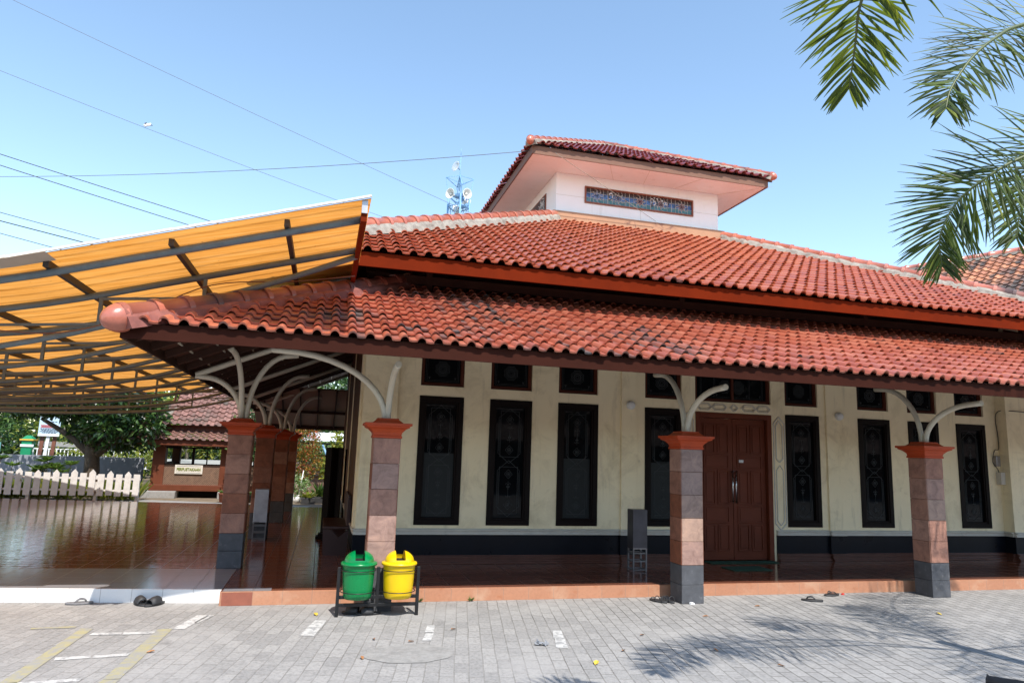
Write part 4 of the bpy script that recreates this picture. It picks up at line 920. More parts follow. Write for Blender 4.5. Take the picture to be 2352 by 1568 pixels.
# ================================================================== THINGS ON THE VERANDA
def metal_box(loc, rz, label, mat):
    o = thing('cabinet_stand', label, 'metal cabinet', (0, 0, 0)); w, d = .21, .19
    mb = MB(); mb.box(-w/2, w/2, -d/2, d/2, .29, .81); cb_ = mb.build('cabinet', mat, o, .004)
    mb = MB(); mb.box(-w/2+.004, w/2-.004, -d/2-.004, -d/2, .294, .30); mb.build('edge_trim', 'steel', cb_)
    for sx in (-1, 1):
        for sy in (-1, 1): mb = MB(); mb.box(sx*(w/2-.012)-.01, sx*(w/2-.012)+.01, sy*(d/2-.012)-.01, sy*(d/2-.012)+.01, 0, .29); mb.build('leg', 'leg_steel', o)
    for z in (.02, .13, .235):
        mb = MB(); mb.box(-w/2+.022, w/2-.022, -d/2+.004, -d/2+.018, z-.007, z+.007); mb.box(-w/2+.022, w/2-.022, d/2-.018, d/2-.004, z-.007, z+.007); mb.box(-w/2+.004, -w/2+.018, -d/2+.022, d/2-.022, z-.007, z+.007); mb.box(w/2-.018, w/2-.004, -d/2+.022, d/2-.022, z-.007, z+.007); mb.build('rail', 'leg_steel', o)
    o.location = loc; o.rotation_euler.z = rz; return o
metal_box((4.235, 9.03, ZF), 0, 'metal cabinet, toned dark for its reflections, on an open leg frame standing against the cream wall', 'steel_dark_reflection')
metal_box((-.90, 12.2, ZF), R(4), 'light grey metal cabinet on a leg frame beside a veranda pillar', 'steel_dim')
def doormat(x0, x1, y0, y1, label):
    mb = MB(); mb.box(x0, x1, y0, y1, ZF+.002, ZF+.014); o = mb.build('doormat', 'mat_green', None, .003, origin=((x0+x1)/2, (y0+y1)/2, ZF)); return tag(o, label, 'doormat')
doormat(5.62, 6.24, 8.87, 9.20, 'dark green doormat lying out on the brown veranda tiles'); doormat(5.64, 6.80, 9.50, 9.70, 'long green mat tight against the foot of the double door')
# folding screen and carved bench
o = thing('folding_screen', 'tall dark wooden folding screen standing on splayed feet in the veranda', 'screen', (.16, 12.4, ZF))
for k, (x0, y0_, x1, y1_) in enumerate(((.06, 12.42, .16, 12.36), (.165, 12.36, .26, 12.42), (.265, 12.42, .34, 12.37))):
    mb = MB(); mb.bar((x0, y0_, ZF+.78), (x1, y1_, ZF+.78), .03, 1.46); mb.build('panel', 'wood_dark', o)
for y in (12.32, 12.48):
    mb = MB(); mb.bar((-.02, y, ZF+.03), (.36, y, ZF+.03), .06, .05); mb.bar((.02, y, ZF+.075), (.3, y, ZF+.075), .05, .04); mb.build('foot', 'wood_dark', o)
o = thing('plank_rack', 'pair of thin dark upright boards leaning by the veranda wall behind the screen', 'boards', (.40, 14.2, ZF))
for x in (.34, .45): mb = MB(); mb.box(x-.02, x+.02, 14.15, 14.25, ZF, 1.62); mb.build('board', 'wood_dark', o)
o = thing('carved_bench', 'carved dark red wooden bench against the side wall of the veranda', 'bench', (.30, 11.1, ZF))
mb = MB(); mb.box(.08, .455, 10.5, 11.8, .50, .54); mb.build('seat', 'bench_wood', o, .006)
for y in (10.52, 11.72):
    mb = MB(); mb.v += [(.10, y, ZF), (.42, y, ZF), (.44, y, .5), (.30, y, .38), (.19, y, .5), (.08, y, .5)]; mb.v += [(p[0], p[1]+.05, p[2]) for p in mb.v[:6]]
    mb.face(range(6)); mb.face(range(11, 5, -1))
    for k in range(6): mb.face((k, (k+1) % 6, 6+(k+1) % 6, 6+k))
    mb.build('side_panel', 'bench_wood', o)
mb = MB(); mb.box(.40, .455, 10.5, 11.8, .545, .92); 
for k in range(5): mb.obox((.428, 10.65+k*.24, .94), (.02, .07, .03))
mb.build('backrest', 'bench_wood', o, .006)

# ================================================================== LITTER
def leaf_scrap(x, y, label, mat='leaf_dry', s=.045):
    mb = MB(); a = random.uniform(0, 6.3); d = Vector((math.cos(a), math.sin(a), 0)); q = Vector((-d.y, d.x, 0)); c = Vector((x, y, .006))
    pts = [c-d*s, c-d*s*.3+q*s*.42+Vector((0, 0, .012)), c+d*s*.5+q*s*.3+Vector((0, 0, .016)), c+d*s+Vector((0, 0, .008)), c+d*s*.4-q*s*.35+Vector((0, 0, .014)), c-d*s*.3-q*s*.4+Vector((0, 0, .005))]
    mb.v += [tuple(p) for p in pts]+[tuple(c+Vector((0, 0, .002)))]
    for k in range(6): mb.face((6, k, (k+1) % 6))
    ob = mb.build('fallen_leaf', mat, None, origin=(x, y, .0)); ob['label'] = label; ob['category'] = 'leaf'; ob['group'] = 'dry leaves fallen on the paving'
LF = [((2.62, 5.85), 'dry', 'brown fallen leaf right of the short white paint bar near the palm shadow'), ((3.02, 6.32), 'dry', 'brown curled leaf on the paving between two palm shadows'), ((3.45, 5.75), 'dry', 'small brown leaf at the edge of the lower palm shadow'), ((3.75, 5.25), 'dry', 'brown leaf lying within the lowest palm shadow'), ((4.05, 6.95), 'dry', 'brown leaf out on open paving in front of the double door'),
      ((4.95, 7.35), 'dry', 'brown leaf lying right of the middle pillar foot'), ((2.25, 5.55), 'yellow', 'pale yellow leaf below the short white paint bar'), ((1.3, 6.75), 'dry', 'brown leaf on the paving above the concrete patch'), ((.42, 5.95), 'dry', 'brown leaf left of the concrete patch'), ((.55, 6.5), 'dry', 'small brown leaf up and left of the concrete patch'), ((.86, 6.38), 'dry', 'brown leaf at the upper rim of the concrete patch'),
      ((.05, 7.5), 'yellow', 'yellow leaf on the paving left of the bin stand'), ((-.9, 5.4), 'dry', 'brown leaf near the bottom edge of the photo, left of the palm shadow'), ((-1.2, 6.35), 'dry', 'tiny brown leaf beside the yellow paint line'), ((6.9, 6.75), 'yellow', 'yellow leaf lying in the dark palm shadow at the right')]
for (p, k, lb) in LF: leaf_scrap(*p, lb, 'leaf_dry' if k == 'dry' else 'leaf_yellow', .034 if k == 'dry' else .05)
mb = MB()
for _ in range(14): c = Vector((1.97+random.gauss(0, .035), 6.15+random.gauss(0, .025), .010+random.random()*.014)); mb.obox(c, (.022, .014, .002), Matrix.Rotation(random.random()*3, 3, Vector((random.random(), random.random(), 1))))
tag(mb.build('plastic_scrap', 'bag', None, origin=(1.97, 6.15, 0)), 'crumpled clear plastic scrap beside the short white paint bar', 'litter')
mb = MB(); mb.obox((4.22, 7.55, .014), (.02, .012, .012), Matrix.Rotation(.4, 3, 'Z')); mb.obox((4.245, 7.548, .01), (.012, .01, .009)); tag(mb.build('paper_scrap', 'plastic_white', None, origin=(4.22, 7.55, 0)), 'white crumpled paper scrap at the foot of the middle pillar', 'litter')
mb = MB(); mb.obox((6.56, 7.88, .012), (.024, .012, .01), Matrix.Rotation(.3, 3, 'Z'), taper=.6); tag(mb.build('red_scrap', 'red_sticker', None, origin=(6.56, 7.88, 0)), 'small red plastic scrap next to the flip flop by the step', 'litter')
def weed(x, y, label):
    mb = MB()
    for k in range(11):
        a = k*2.4; d = Vector((math.cos(a), math.sin(a)*.6-.2, .7+.5*random.random())).normalized(); s = d.cross(Vector((0, 0, 1))).normalized(); l = random.uniform(.05, .085); n = len(mb.v); c = Vector((x, y, .002))
        mb.v += [tuple(c), tuple(c+d*l*.5+s*.010), tuple(c+d*l-Vector((0, 0, .012))), tuple(c+d*l*.5-s*.010)]; mb.face((n, n+1, n+2, n+3), r=random.random())
    tag(mb.build('weed', 'lf_mid', None, origin=(x, y, 0)), label, 'weed', 'small weeds at the step')
weed(1.14, 7.99, 'small green weed at the step just right of the yellow bin'); weed(1.72, 7.97, 'tiny green weed at the step further right of the bins')

# ================================================================== GARDEN BEHIND THE TERRACE
F = thing('picket_fence', 'weathered white picket fence with alternating pointed and flat pickets behind the terrace', 'fence', (-6, 21.2, 0))
x = -9.8; k = 0; fy = lambda x: 21.3-.03*(x+9.8)
while x < -4.7:
    z0, z1 = .17+random.gauss(0, .008), .74+random.gauss(0, .012); y = fy(x); w = .078; mb = MB()
    pts = [(x-w, z0), (x+w, z0), (x+w, z1), (x, z1+.095), (x-w, z1)] if k % 2 == 0 else [(x-w, z0), (x+w, z0), (x+w, z1+.01), (x-w, z1+.01)]
    n = len(pts); mb.v += [(p[0], y, p[1]) for p in pts]+[(p[0], y+.022, p[1]) for p in pts]; mb.face(range(n)); mb.face(range(2*n-1, n-1, -1))
    for i in range(n): mb.face((i, (i+1) % n, n+(i+1) % n, n+i))
    pk = mb.build('picket', 'fence', F); pk['rnd'] = 0; del pk['rnd']
    x += .217; k += 1
for z in (.31, .62): mb = MB(); mb.bar((-9.9, fy(-9.9)+.045, z), (-4.72, fy(-4.72)+.045, z), .04, .05); mb.build('rail', 'fence', F)
for x in (-9.0, -7.4, -5.8, -4.78): mb = MB(); mb.box(x-.04, x+.04, fy(x)+.07, fy(x)+.15, 0, .7); mb.build('post', 'fence', F)
mb = MB(); mb.box(-24, -5.6, 25.2, 25.4, 0, 1.10); tag(mb.build('garden_wall', 'wall_grey', None, origin=(-15, 25.3, 0)), 'low grey rendered wall behind the picket fence', 'wall')
mb = MB(); mb.box(-5.59, 6, 27.2, 27.4, 0, 1.05); tag(mb.build('garden_wall', 'awning', None, origin=(0, 27.3, 0)), 'pale wall seen through the windows of the wooden hut', 'wall')
mb = MB(); mb.box(-20, -12.15, 31.5, 31.7, 0, 1.42); tag(mb.build('turquoise_wall', 'turq', None, origin=(-16, 31.6, 0)), 'pale turquoise wall at the left edge beyond the grey wall', 'wall')
o = thing('gate_post', 'green and gold gate post standing beyond the grey garden wall', 'gate post', (-11.32, 32, 0))
mb = MB(); mb.box(-11.50, -11.14, 31.8, 32.2, 0, 1.52); mb.build('shaft', 'green_paint', o, .02)
mb = MB(); mb.box(-11.56, -11.08, 31.75, 32.25, 1.521, 1.58); mb.build('gold_ring', 'gold', o)
mb = MB(); mb.obox((-11.32, 32, 1.65), (.2, .2, .07), taper=.35); mb.build('cap', 'green_paint', o)
mb = MB(); mb.box(-11.52, -11.06, 31.76, 31.795, 1.28, 1.37); mb.build('name_plate', 'plastic_white', o)
o = thing('railing', 'low white metal railing beyond the grey garden wall', 'railing', (-8, 32, 0))
mb = MB(); mb.box(-11.3, -6.9, 32.0, 32.04, 1.20, 1.24); mb.box(-11.3, -6.9, 32.0, 32.04, .5, .54); mb.build('rail', 'plastic_white', o)
mb = MB()
for i in range(32): mb.box(-11.28+i*.138, -11.25+i*.138, 32.0, 32.04, .54, 1.2)
mb.build('bar', 'plastic_white', o)
mb = MB(); mb.box(-11.3, -7.5, 32.9, 33.1, 1.3, 1.5); tag(mb.build('concrete_beam', 'concrete', None, origin=(-7, 33, 1.4)), 'long grey concrete beam above the white railing', 'beam') 
o = thing('notice_sign', 'pale blue notice board on a white and rust coloured post by the garden wall', 'sign', (-8.84, 26.6, 0))
mb = MB(); mb.bar((-8.95, 26.6, 0), (-8.85, 26.6, 1.85), .10, .06, up=(0, 1, 0)); mb.build('white_post', 'plastic_white', o)
for x in (-9.06, -8.70): mb = MB(); mb.bar((x-.05, 26.66, 0), (x+.02, 26.66, 1.75), .11, .06, up=(0, 1, 0)); mb.build('side_post', 'rust', o)
mb = MB(); mb.obox((-8.84, 26.54, 2.04), (.31, .015, .34)); bd = mb.build('board', 'sign_blue', o)
mb = MB()
for k, (z, wd) in enumerate(((2.06, .26), (2.025, .24), (1.99, .26))): mb.box(-8.84-wd, -8.84+wd, 26.515, 26.524, z-.009, z+.009)
mb.build('red_text_line', 'red_sticker', bd)
mb = MB()
for z, w_ in ((1.94, .26), (1.90, .22), (1.86, .27), (1.82, .20), (2.18, .2)):
    x = -8.84-w_
    while x < -8.84+w_: l = random.uniform(.03, .08); mb.box(x, x+l, 26.515, 26.524, z-.011, z+.011); x += l+.018
mb.build('dark_text_line', 'ink', bd)
mb = MB(); mb.box(-9.15, -8.53, 26.518, 26.524, 1.705, 1.775); mb.build('white_strip', 'plastic_white', bd)

# --- the wooden library hut
H_ = thing('library_hut', 'small wooden hut with two tier faded tile roof, woven bamboo walls and a library sign', 'hut', (-3.2, 24.2, 0))
hx0, hx1, hy0, hy1 = -4.86, -1.55, 23.0, 26.0
for x0, x1, nm in ((hx0, hx0+.34, 'corner_post'), (-2.98, -2.74, 'post'), (hx1-.24, hx1, 'corner_post')): mb = MB(); mb.box(x0, x1, hy0-.03, hy0+.3, .28, 1.72); mb.build(nm, 'hut_wood', H_, .01)
mb = MB(); mb.box(hx0, hx0+.24, hy1-.24, hy1, .28, 1.72); mb.build('corner_post', 'hut_wood', H_)
mb = MB(); mb.box(hx0+.34, -2.98, hy0, hy0+.05, .40, .99); mb.box(-2.74, hx1-.24, hy0, hy0+.05, .40, .99); mb.box(hx0, hx0+.05, hy0+.3, hy1-.24, .40, .99); mb.build('woven_wall', 'weave', H_)
mb = MB(); mb.box(hx0-.02, hx1+.02, hy0-.06, hy0+.05, .22, .40); mb.box(hx0-.03, hx0+.05, hy0+.05, hy1, .22, .40); mb.build('skirting_beam', 'hut_wood', H_, .01)
mb = MB(); mb.box(hx0+.06, hx1, hy0+.06, hy1, .30, .36); mb.build('floor_board', 'wood_dark', H_)
mb = MB()
for a, b_ in ((hx0+.34, -2.98), (-2.74, hx1-.24)):
    mb.box(a, b_, hy0, hy0+.06, .991, 1.02); mb.box(a, b_, hy0, hy0+.06, 1.47, 1.52); n = 4
    for i in range(1, n): x = lerp(a, b_, i/n); q = .035 if i == 2 else .014; mb.box(x-q, x+q, hy0, hy0+.06, 1.02, 1.47)
mb.box(hx0, hx0+.05, hy0+.3, hy1-.24, .991, 1.02); mb.box(hx0, hx0+.05, hy0+1.4, hy0+1.46, 1.02, 1.5); mb.box(hx0, hx0+.05, hy0+.3, hy1-.24, 1.47, 1.52); fr = mb.build('window_frame', 'wood_dark', H_)
mb = MB(); mb.quad((hx0+.34, hy0+.03, 1.02), (-2.98, hy0+.03, 1.02), (-2.98, hy0+.03, 1.47), (hx0+.34, hy0+.03, 1.47)); mb.quad((-2.74, hy0+.03, 1.02), (hx1-.24, hy0+.03, 1.02), (hx1-.24, hy0+.03, 1.47), (-2.74, hy0+.03, 1.47)); mb.build('pane', 'clear', fr)
mb = MB(); mb.box(hx0-.35, hx1+.3, hy0-.45, hy0-.38, 1.56, 1.70); mb.box(hx0-.55, hx0-.48, hy0-.45, hy1+.2, 1.56, 1.70); mb.box(hx0-.2, hx1+.2, hy0, hy0+.08, 1.53, 1.75); mb.build('eave_board', 'hut_wood', H_)
hs = .62; hc = 1/math.sqrt(1+hs*hs)
hm = MB(); tile_slope(hm, (hx0-.62, hy0-.52, 1.70), (1, 0, 0), Vector((0, 1, .42)), lambda v: v*.92, lambda v: hx1-hx0+1.2-v*.92, .85, col=.21, row=.24); lt = hm.build('lower_roof', 'tile_hut', H_)
hm = MB(); tile_slope(hm, (hx0-.62, hy1+.5, 1.70), (0, -1, 0), Vector((1, 0, .42)), lambda v: v*.92, lambda v: hy1-hy0+1.0-v*.92, .85, col=.21, row=.24); hm.build('roof_slope', 'tile_hut', lt)
ridge_line((hx0-.62, hy0-.52, 1.72), (hx0+.14, hy0+.25, 2.06), H_, 'tile_hut', 'mortar', .10, .26, mw=.14)
mb = MB(); mb.box(hx0-.05, hx1+.2, hy0+.12, hy0+.2, 1.95, 2.16); mb.box(hx0-.05, hx0+.03, hy0+.2, hy1, 1.95, 2.16); mb.build('roof_band', 'hut_wood', H_)
hm = MB(); tile_slope(hm, (hx0-.28, hy0-.12, 2.15), (1, 0, 0), Vector((0, 1, .74)), lambda v: min(v*.8, .62), lambda v: hx1-hx0+.5, 2.15, col=.21, row=.24); ut = hm.build('upper_roof', 'tile_hut', H_)
hm = MB(); tile_slope(hm, (hx0-.28, hy1+.1, 2.15), (0, -1, 0), Vector((1, 0, .74)), lambda v: v*.8, lambda v: hy1-hy0+.2-v*.8, .78, col=.21, row=.24); hm.build('roof_slope', 'tile_hut', ut)
ridge_line((hx0-.28, hy0-.12, 2.17), (hx0+.36, hy0+.55, 2.66), H_, 'tile_hut', 'mortar', .10, .26, mw=.14)
mb = MB(); mb.quad((hx0+.37, hy0+.55, 2.63), (hx0+.37, hy1-.5, 2.63), (hx0+.37, (hy0+hy1)/2, 3.42)); mb.build('gable', 'wood_dark', H_)
mb = MB(); mb.bar((hx0+.25, hy0+.5, 2.63), (hx0+.25, (hy0+hy1)/2, 3.47), .03, .10); mb.build('barge_board', 'hut_wood', H_)
mb = MB(); mb.quad((hx0+.3, (hy0+hy1)/2-.05, 3.40), (hx1+.5, (hy0+hy1)/2-.05, 3.40), (hx1+.5, hy1+.2, 2.15), (hx0+.3, hy1+.2, 2.15)); mb.build('back_slope', 'tile_hut', ut)
for x0, x1 in ((hx0-.5, hx0+.75), (-2.95, -2.45)): mb = MB(); mb.box(x0, x1, hy0-.25, hy0+.5, 0, .219); mb.build('base_block', 'concrete', H_, .02)
mb = MB(); mb.box(-4.35, -3.0, hy0+.3, hy1, 0, .22); mb.build('dark_crawl_space', 'void', H_)
# sign with the word
sg = thing('library_sign', 'white name board with yellow green lettering on the woven hut wall', 'sign', (-3.83, hy0, .86))
mb = MB(); mb.box(-4.22, -3.45, hy0-.045, hy0-.02, .72, .985); sb = mb.build('board', 'cream_trim', sg, .005)
fc = bpy.data.curves.new('lettering', 'FONT'); fc.body = 'PERPUSTAKAAN'; fc.size = .115; fc.extrude = .004; fc.align_x = 'CENTER'; fc.align_y = 'CENTER'; fc.offset = .0035
tmp = bpy.data.objects.new('lettering_curve', fc); COL.objects.link(tmp); dg = bpy.context.evaluated_depsgraph_get(); me = bpy.data.meshes.new_from_object(tmp.evaluated_get(dg)); bpy.data.objects.remove(tmp)
me.name = 'lettering'; me.materials.clear(); me.materials.append(MT['lf_yel']); lt_ = bpy.data.objects.new('lettering', me); COL.objects.link(lt_); lt_.parent = sg
lt_.matrix_parent_inverse = Matrix.Identity(4); lt_.location = (-.005, -.052, -.008); lt_.rotation_euler = (R(90), 0, 0); bw = max(v.co.x for v in me.vertices)-min(v.co.x for v in me.vertices); lt_.scale = (.66/bw, 1.05, 1)
a = me.attributes.new('rnd', 'FLOAT', 'FACE'); a.data.foreach_set('value', [.55]*len(me.polygons))
mb = MB(); mb.bar((-4.17, hy0-.047, .755), (-3.5, hy0-.047, .755), .008, .003, up=(0, -1, 0)); mb.bar((-4.17, hy0-.047, .95), (-3.5, hy0-.047, .95), .008, .003, up=(0, -1, 0)); mb.build('border_line', 'ink', sg)

# --- trees and plants
def tree(name, label, base, trunk_pts, clumps, mat, size, wid, r0, r1, branches=(), bark='bark', group=None, **k):
    o = thing(name, label, 'tree', base, group); mb = MB(); limb(mb, trunk_pts, r0, r1, 10)
    for br in branches: limb(mb, br, r1*.8, r1*.3, 6)
    mb.build('trunk', bark, o); cm = MB(); leaf_cloud(cm, clumps, size, wid, **k); cm.build('crown', mat, o); return o
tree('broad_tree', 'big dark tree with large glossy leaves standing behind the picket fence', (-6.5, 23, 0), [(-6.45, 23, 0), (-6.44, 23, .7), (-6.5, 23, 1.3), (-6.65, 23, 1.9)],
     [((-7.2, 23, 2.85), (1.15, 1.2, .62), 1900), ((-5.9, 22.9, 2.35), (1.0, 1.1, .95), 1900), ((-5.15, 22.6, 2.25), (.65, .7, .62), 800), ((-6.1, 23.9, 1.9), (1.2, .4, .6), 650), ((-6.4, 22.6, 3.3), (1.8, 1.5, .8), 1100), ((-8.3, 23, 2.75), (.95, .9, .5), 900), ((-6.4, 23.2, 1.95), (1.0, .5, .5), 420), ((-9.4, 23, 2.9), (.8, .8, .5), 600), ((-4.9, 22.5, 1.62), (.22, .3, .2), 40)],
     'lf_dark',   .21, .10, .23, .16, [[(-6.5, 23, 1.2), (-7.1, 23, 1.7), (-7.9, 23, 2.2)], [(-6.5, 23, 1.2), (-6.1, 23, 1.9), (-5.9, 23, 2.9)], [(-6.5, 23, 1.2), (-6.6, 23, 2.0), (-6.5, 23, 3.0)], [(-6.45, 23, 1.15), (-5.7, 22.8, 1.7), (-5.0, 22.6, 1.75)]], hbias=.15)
tree('leafy_tree', 'dark leafy tree rising between the hut and the first pillar', (-2.1, 21.6, 0), [(-2.1, 21.6, 0), (-2.05, 21.6, .9), (-2.1, 21.6, 1.7)], [((-2.0, 21.6, 2.15), (.62, .6, .62), 900), ((-2.2, 21.5, 1.45), (.42, .4, .42), 380), ((-1.7, 21.6, 2.6), (.6, .6, .5), 400)], 'lf_dark', .13, .05, .05, .03, hbias=.2)
BT = [('tall dark green tree above the turquoise wall at far left', (-14.5, 36), 4.2, 'lf_mid', .24), ('loose pale green tree beyond the notice board', (-11.2, 35.5), 3.6, 'lf_yel', .22), ('dark tree behind the white railing left of the big trunk', (-9.3, 37), 4.6, 'lf_dark', .26), ('yellow green tree leaning over the railing right of the notice board', (-7.75, 28.6), 2.1, 'lf_yel', .17),
      ('mid green tree far behind the big dark tree', (-6.2, 34.5), 4.4, 'lf_mid', .24), ('yellow green tree behind the ridge of the hut', (-5.4, 31), 4.0, 'lf_yel', .22), ('mid green tree seen through the hut windows', (-3.9, 33.5), 4.0, 'lf_mid', .24), ('dark tree rising behind the right half of the hut', (-2.4, 35), 4.8, 'lf_dark', .26), ('dark green tree beyond the white awning', (.4, 33), 4.6, 'lf_dark', .24), ('pale leafed tree just over the white awning', (1.0, 29.5), 2.2, 'lf_var', .17), ('dark tree at the far left edge behind the turquoise wall', (-18, 37), 4.8, 'lf_dark', .26)]
for i, (lb, (x, y), h, mt, sz) in enumerate(BT):
    cl_ = [((x+random.gauss(0, .5), y+random.gauss(0, .5), h*.62), (1.3+h*.12, 1.3, h*.30), 620), ((x-.9+random.gauss(0, .3), y, h*.42), (.9, .9, h*.24), 300), ((x+.9+random.gauss(0, .3), y, h*.45), (.9, .9, h*.24), 300), ((x+random.gauss(0, .4), y, h*.86), (1.0, 1, h*.18), 260)]
    tree('garden_tree', lb, (x, y, 0), [(x, y, 0), (x+.1, y, h*.3), (x, y, h*.6)], cl_, mt, sz, sz*.42, .09, .05, [[(x, y, h*.3), (x-.5, y, h*.5), (x-.9, y, h*.65)], [(x, y, h*.35), (x+.5, y, h*.55), (x+.8, y, h*.7)]], 'bark_pale' if i % 2 else 'bark')
mb = MB()       # the far hedge that closes the view under the canopy
cl_ = [((x, 40+random.gauss(0, .6), 1.9+random.gauss(0, .3)), (1.7, 1.2, 2.2), 900) for x in [-26+1.7*i for i in range(25)]]+[((x, 39+random.gauss(0, .6), 4.2), (1.6, 1.2, 1.6), 500) for x in [-3+1.6*i for i in range(9)]]
leaf_cloud(mb, cl_, .42, .2); leaf_cloud(mb, [((x, 34.2+random.gauss(0, .2), 1.1), (.9, .5, 1.2), 420) for x in [-12.5+1.25*i for i in range(10)]], .24, .11)
o = mb.build('far_foliage', 'lf_dark', None, origin=(-8, 41, 0)); o['label'] = 'mass of dark foliage closing the view beyond the garden'; o['category'] = 'foliage'; o['kind'] = 'stuff'
def rosette(mb, c, n, ln, w, up=.5, r=None):
    for k in range(n):
        a = k*2.399+random.random()*.4; d = Vector((math.cos(a), math.sin(a), up+random.uniform(-.2, .4))).normalized(); s = d.cross(Vector((0, 0, 1))).normalized(); l = ln*random.uniform(.7, 1.1); q = len(mb.v); c = Vector(c); nn = s.cross(d)
        mb.v += [tuple(c), tuple(c+d*l*.55+s*w/2), tuple(c+d*l-Vector((0, 0, l*.18))), tuple(c+d*l*.55-s*w/2)]; mb.face((q, q+1, q+2), r=random.random() if r is None else r); mb.face((q, q+2, q+3), r=random.random() if r is None else r)
SH = [(-9.15, 22.4, 1.0), (-8.75, 22.6, .9), (-8.35, 22.3, .78), (-7.7, 22.4, .86), (-7.35, 22.5, .95), (-7.0, 22.3, .88)]
SL_ = ['rosette shrub furthest left against the grey wall', 'rosette shrub second from left against the grey wall', 'low bright rosette shrub behind the left pickets', 'dark rosette shrub left in the group near the trunk', 'dark rosette shrub in the middle of the group near the trunk', 'dark rosette shrub right in the group, nearest the trunk']
for (x, y, h), lb in zip(SH, SL_):
    o = thing('shrub', lb, 'shrub', (x, y, 0), 'rosette shrubs between fence and grey wall'); mb = MB(); lm = MB()
    for k in range(4):
        tx, ty, tz = x+random.gauss(0, .16), y+random.gauss(0, .1), h*random.uniform(.75, 1.15); mb.tube([(x, y, 0), ((x+tx)/2, y, tz*.5), (tx, ty, tz)], [.018, .014, .01], 5); rosette(lm, (tx, ty, tz), 15, .30, .085)
    mb.build('stem', 'bark_pale', o); lm.build('foliage', 'lf_mid', o)
mb = MB()
for i in range(260): x = random.uniform(-9.9, -4.9); rosette(mb, (x, 21.8+random.gauss(0, .17), .02), 8, random.uniform(.4, .85), .04, 1.7)
o = mb.build('ground_cover', 'lf_yel', None, origin=(-7.5, 21.8, 0)); o['label'] = 'strap leaved ground cover growing behind the picket fence'; o['category'] = 'ground cover'; o['kind'] = 'stuff'
def pot_plant(x, y, label, r=.12, h=.2, leaf='lf_mid', n=14, ln=.3, w=.06, potm='pot', up=.9):
    o = thing('potted_plant', label, 'potted plant', (x, y, 0)); mb = MB(); mb.lathe((x, y, .013), [(0, 0), (r*.7, 0), (r, h*.9), (r*1.1, h*.9), (r*1.1, h), (r*.9, h), (r*.85, h*.85), (0, h*.85)], 16); mb.build('pot', potm, o)
    lm = MB(); rosette(lm, (x, y, h*.85), n, ln, w, up); lm.build('foliage', leaf, o)
pot_plant(-2.62, 21.5, 'clay potted plant with arching leaves in front of the hut', .13, .26); pot_plant(-2.28, 21.6, 'dark potted plant next to the clay pot before the hut', .14, .24, potm='rubber'); pot_plant(-1.98, 21.5, 'potted plant nearest the first pillar in front of the hut', .14, .22, potm='black_metal')
# through the veranda end: red tipped shrub, awning, planters
tree('red_shrub', 'tall shrub with orange and red young leaves at the veranda end', (-.62, 22.7, 0), [(-.62, 22.7, 0), (-.6, 22.7, .6), (-.6, 22.7, 1.3)], [((-.60, 22.7, 1.78), (.52, .5, .55), 2200), ((-.55, 22.7, 1.2), (.55, .5, .45), 1500), ((-.75, 22.7, 2.25), (.46, .4, .4), 1100), ((-.6, 22.6, .85), (.42, .4, .28), 500)], 'lf_red', .075, .034, .03, .02, hbias=.25, shell=.5)
o = thing('awning', 'white corrugated awning on a blue pipe frame beyond the veranda', 'awning', (.3, 25.5, 0))
mb = MB(); n = 40
for i in range(n+1):
    x = lerp(-.75, 3.2, i/n); zz = .025*(i % 2); mb.v += [(x, 24.6, 1.83+zz), (x+.25, 27.0, 2.16+zz)]
for i in range(n): mb.face((2*i, 2*i+2, 2*i+3, 2*i+1))
mb.build('sheet', 'awning', o)
mb = MB(); mb.bar((-.8, 24.7, 1.76), (3.2, 24.7, 1.76), .05, .06); mb.bar((-.8, 26.9, 2.08), (3.2, 26.9, 2.08), .05, .06); mb.build('beam', 'black_metal', o)
mb = MB(); mb.tube([(.30, 24.7, 0), (.31, 24.7, 1.0), (-.02, 24.7, 1.72)], .035, 8); mb.build('blue_post', 'blue', o)
mb = MB(); mb.tube([(2.9, 24.7, 0), (2.9, 24.7, 1.75)], .035, 8); mb.tube([(2.9, 26.8, 0), (2.9, 26.8, 2.05)], .035, 8); mb.build('blue_post', 'blue', o)
o = thing('bamboo_fence', 'brown bamboo slat fence behind the planters at the veranda end', 'fence', (0, 25.6, 0)); mb = MB(); x = -1.6
while x < 3: mb.box(x, x+.035, 25.6, 25.62, 0, 1.25+random.gauss(0, .02)); x += .043
mb.build('slat_panel', 'bamboo', o); mb = MB(); mb.box(-1.6, 3, 25.57, 25.6, .6, .64); mb.box(-1.6, 3, 25.57, 25.6, 1.3, 1.38); mb.build('rail', 'rust', o)
tree('small_tree', 'thin tree with broad light leaves beside the blue pipe post', (.45, 23.4, 0), [(.45, 23.4, 0), (.42, 23.4, .8), (.4, 23.4, 1.6)], [((.3, 23.4, 1.1), (.42, .35, .2), 200), ((.4, 23.4, .75), (.42, .35, .15), 160), ((.62, 23.4, 1.75), (.35, .3, .45), 320), ((.7, 23.4, 1.2), (.3, .3, .45), 260)], 'lf_yel', .17, .075, .015, .01)
def planter(x, y, lb, n, leaf, ln, w, up):
    o = thing('planter', lb, 'planter', (x, y, 0)); mb = MB(); mb.box(x-.19, x+.19, y-.14, y+.14, .013, .19); mb.build('trough', 'rubber', o, .01); lm = MB(); rosette(lm, (x, y, .16), n, ln, w, up)
    for _ in range(3): rosette(lm, (x+random.gauss(0, .08), y+random.gauss(0, .05), .16), n//2, ln*.8, w, up*.8)
    lm.build('foliage', leaf, o)
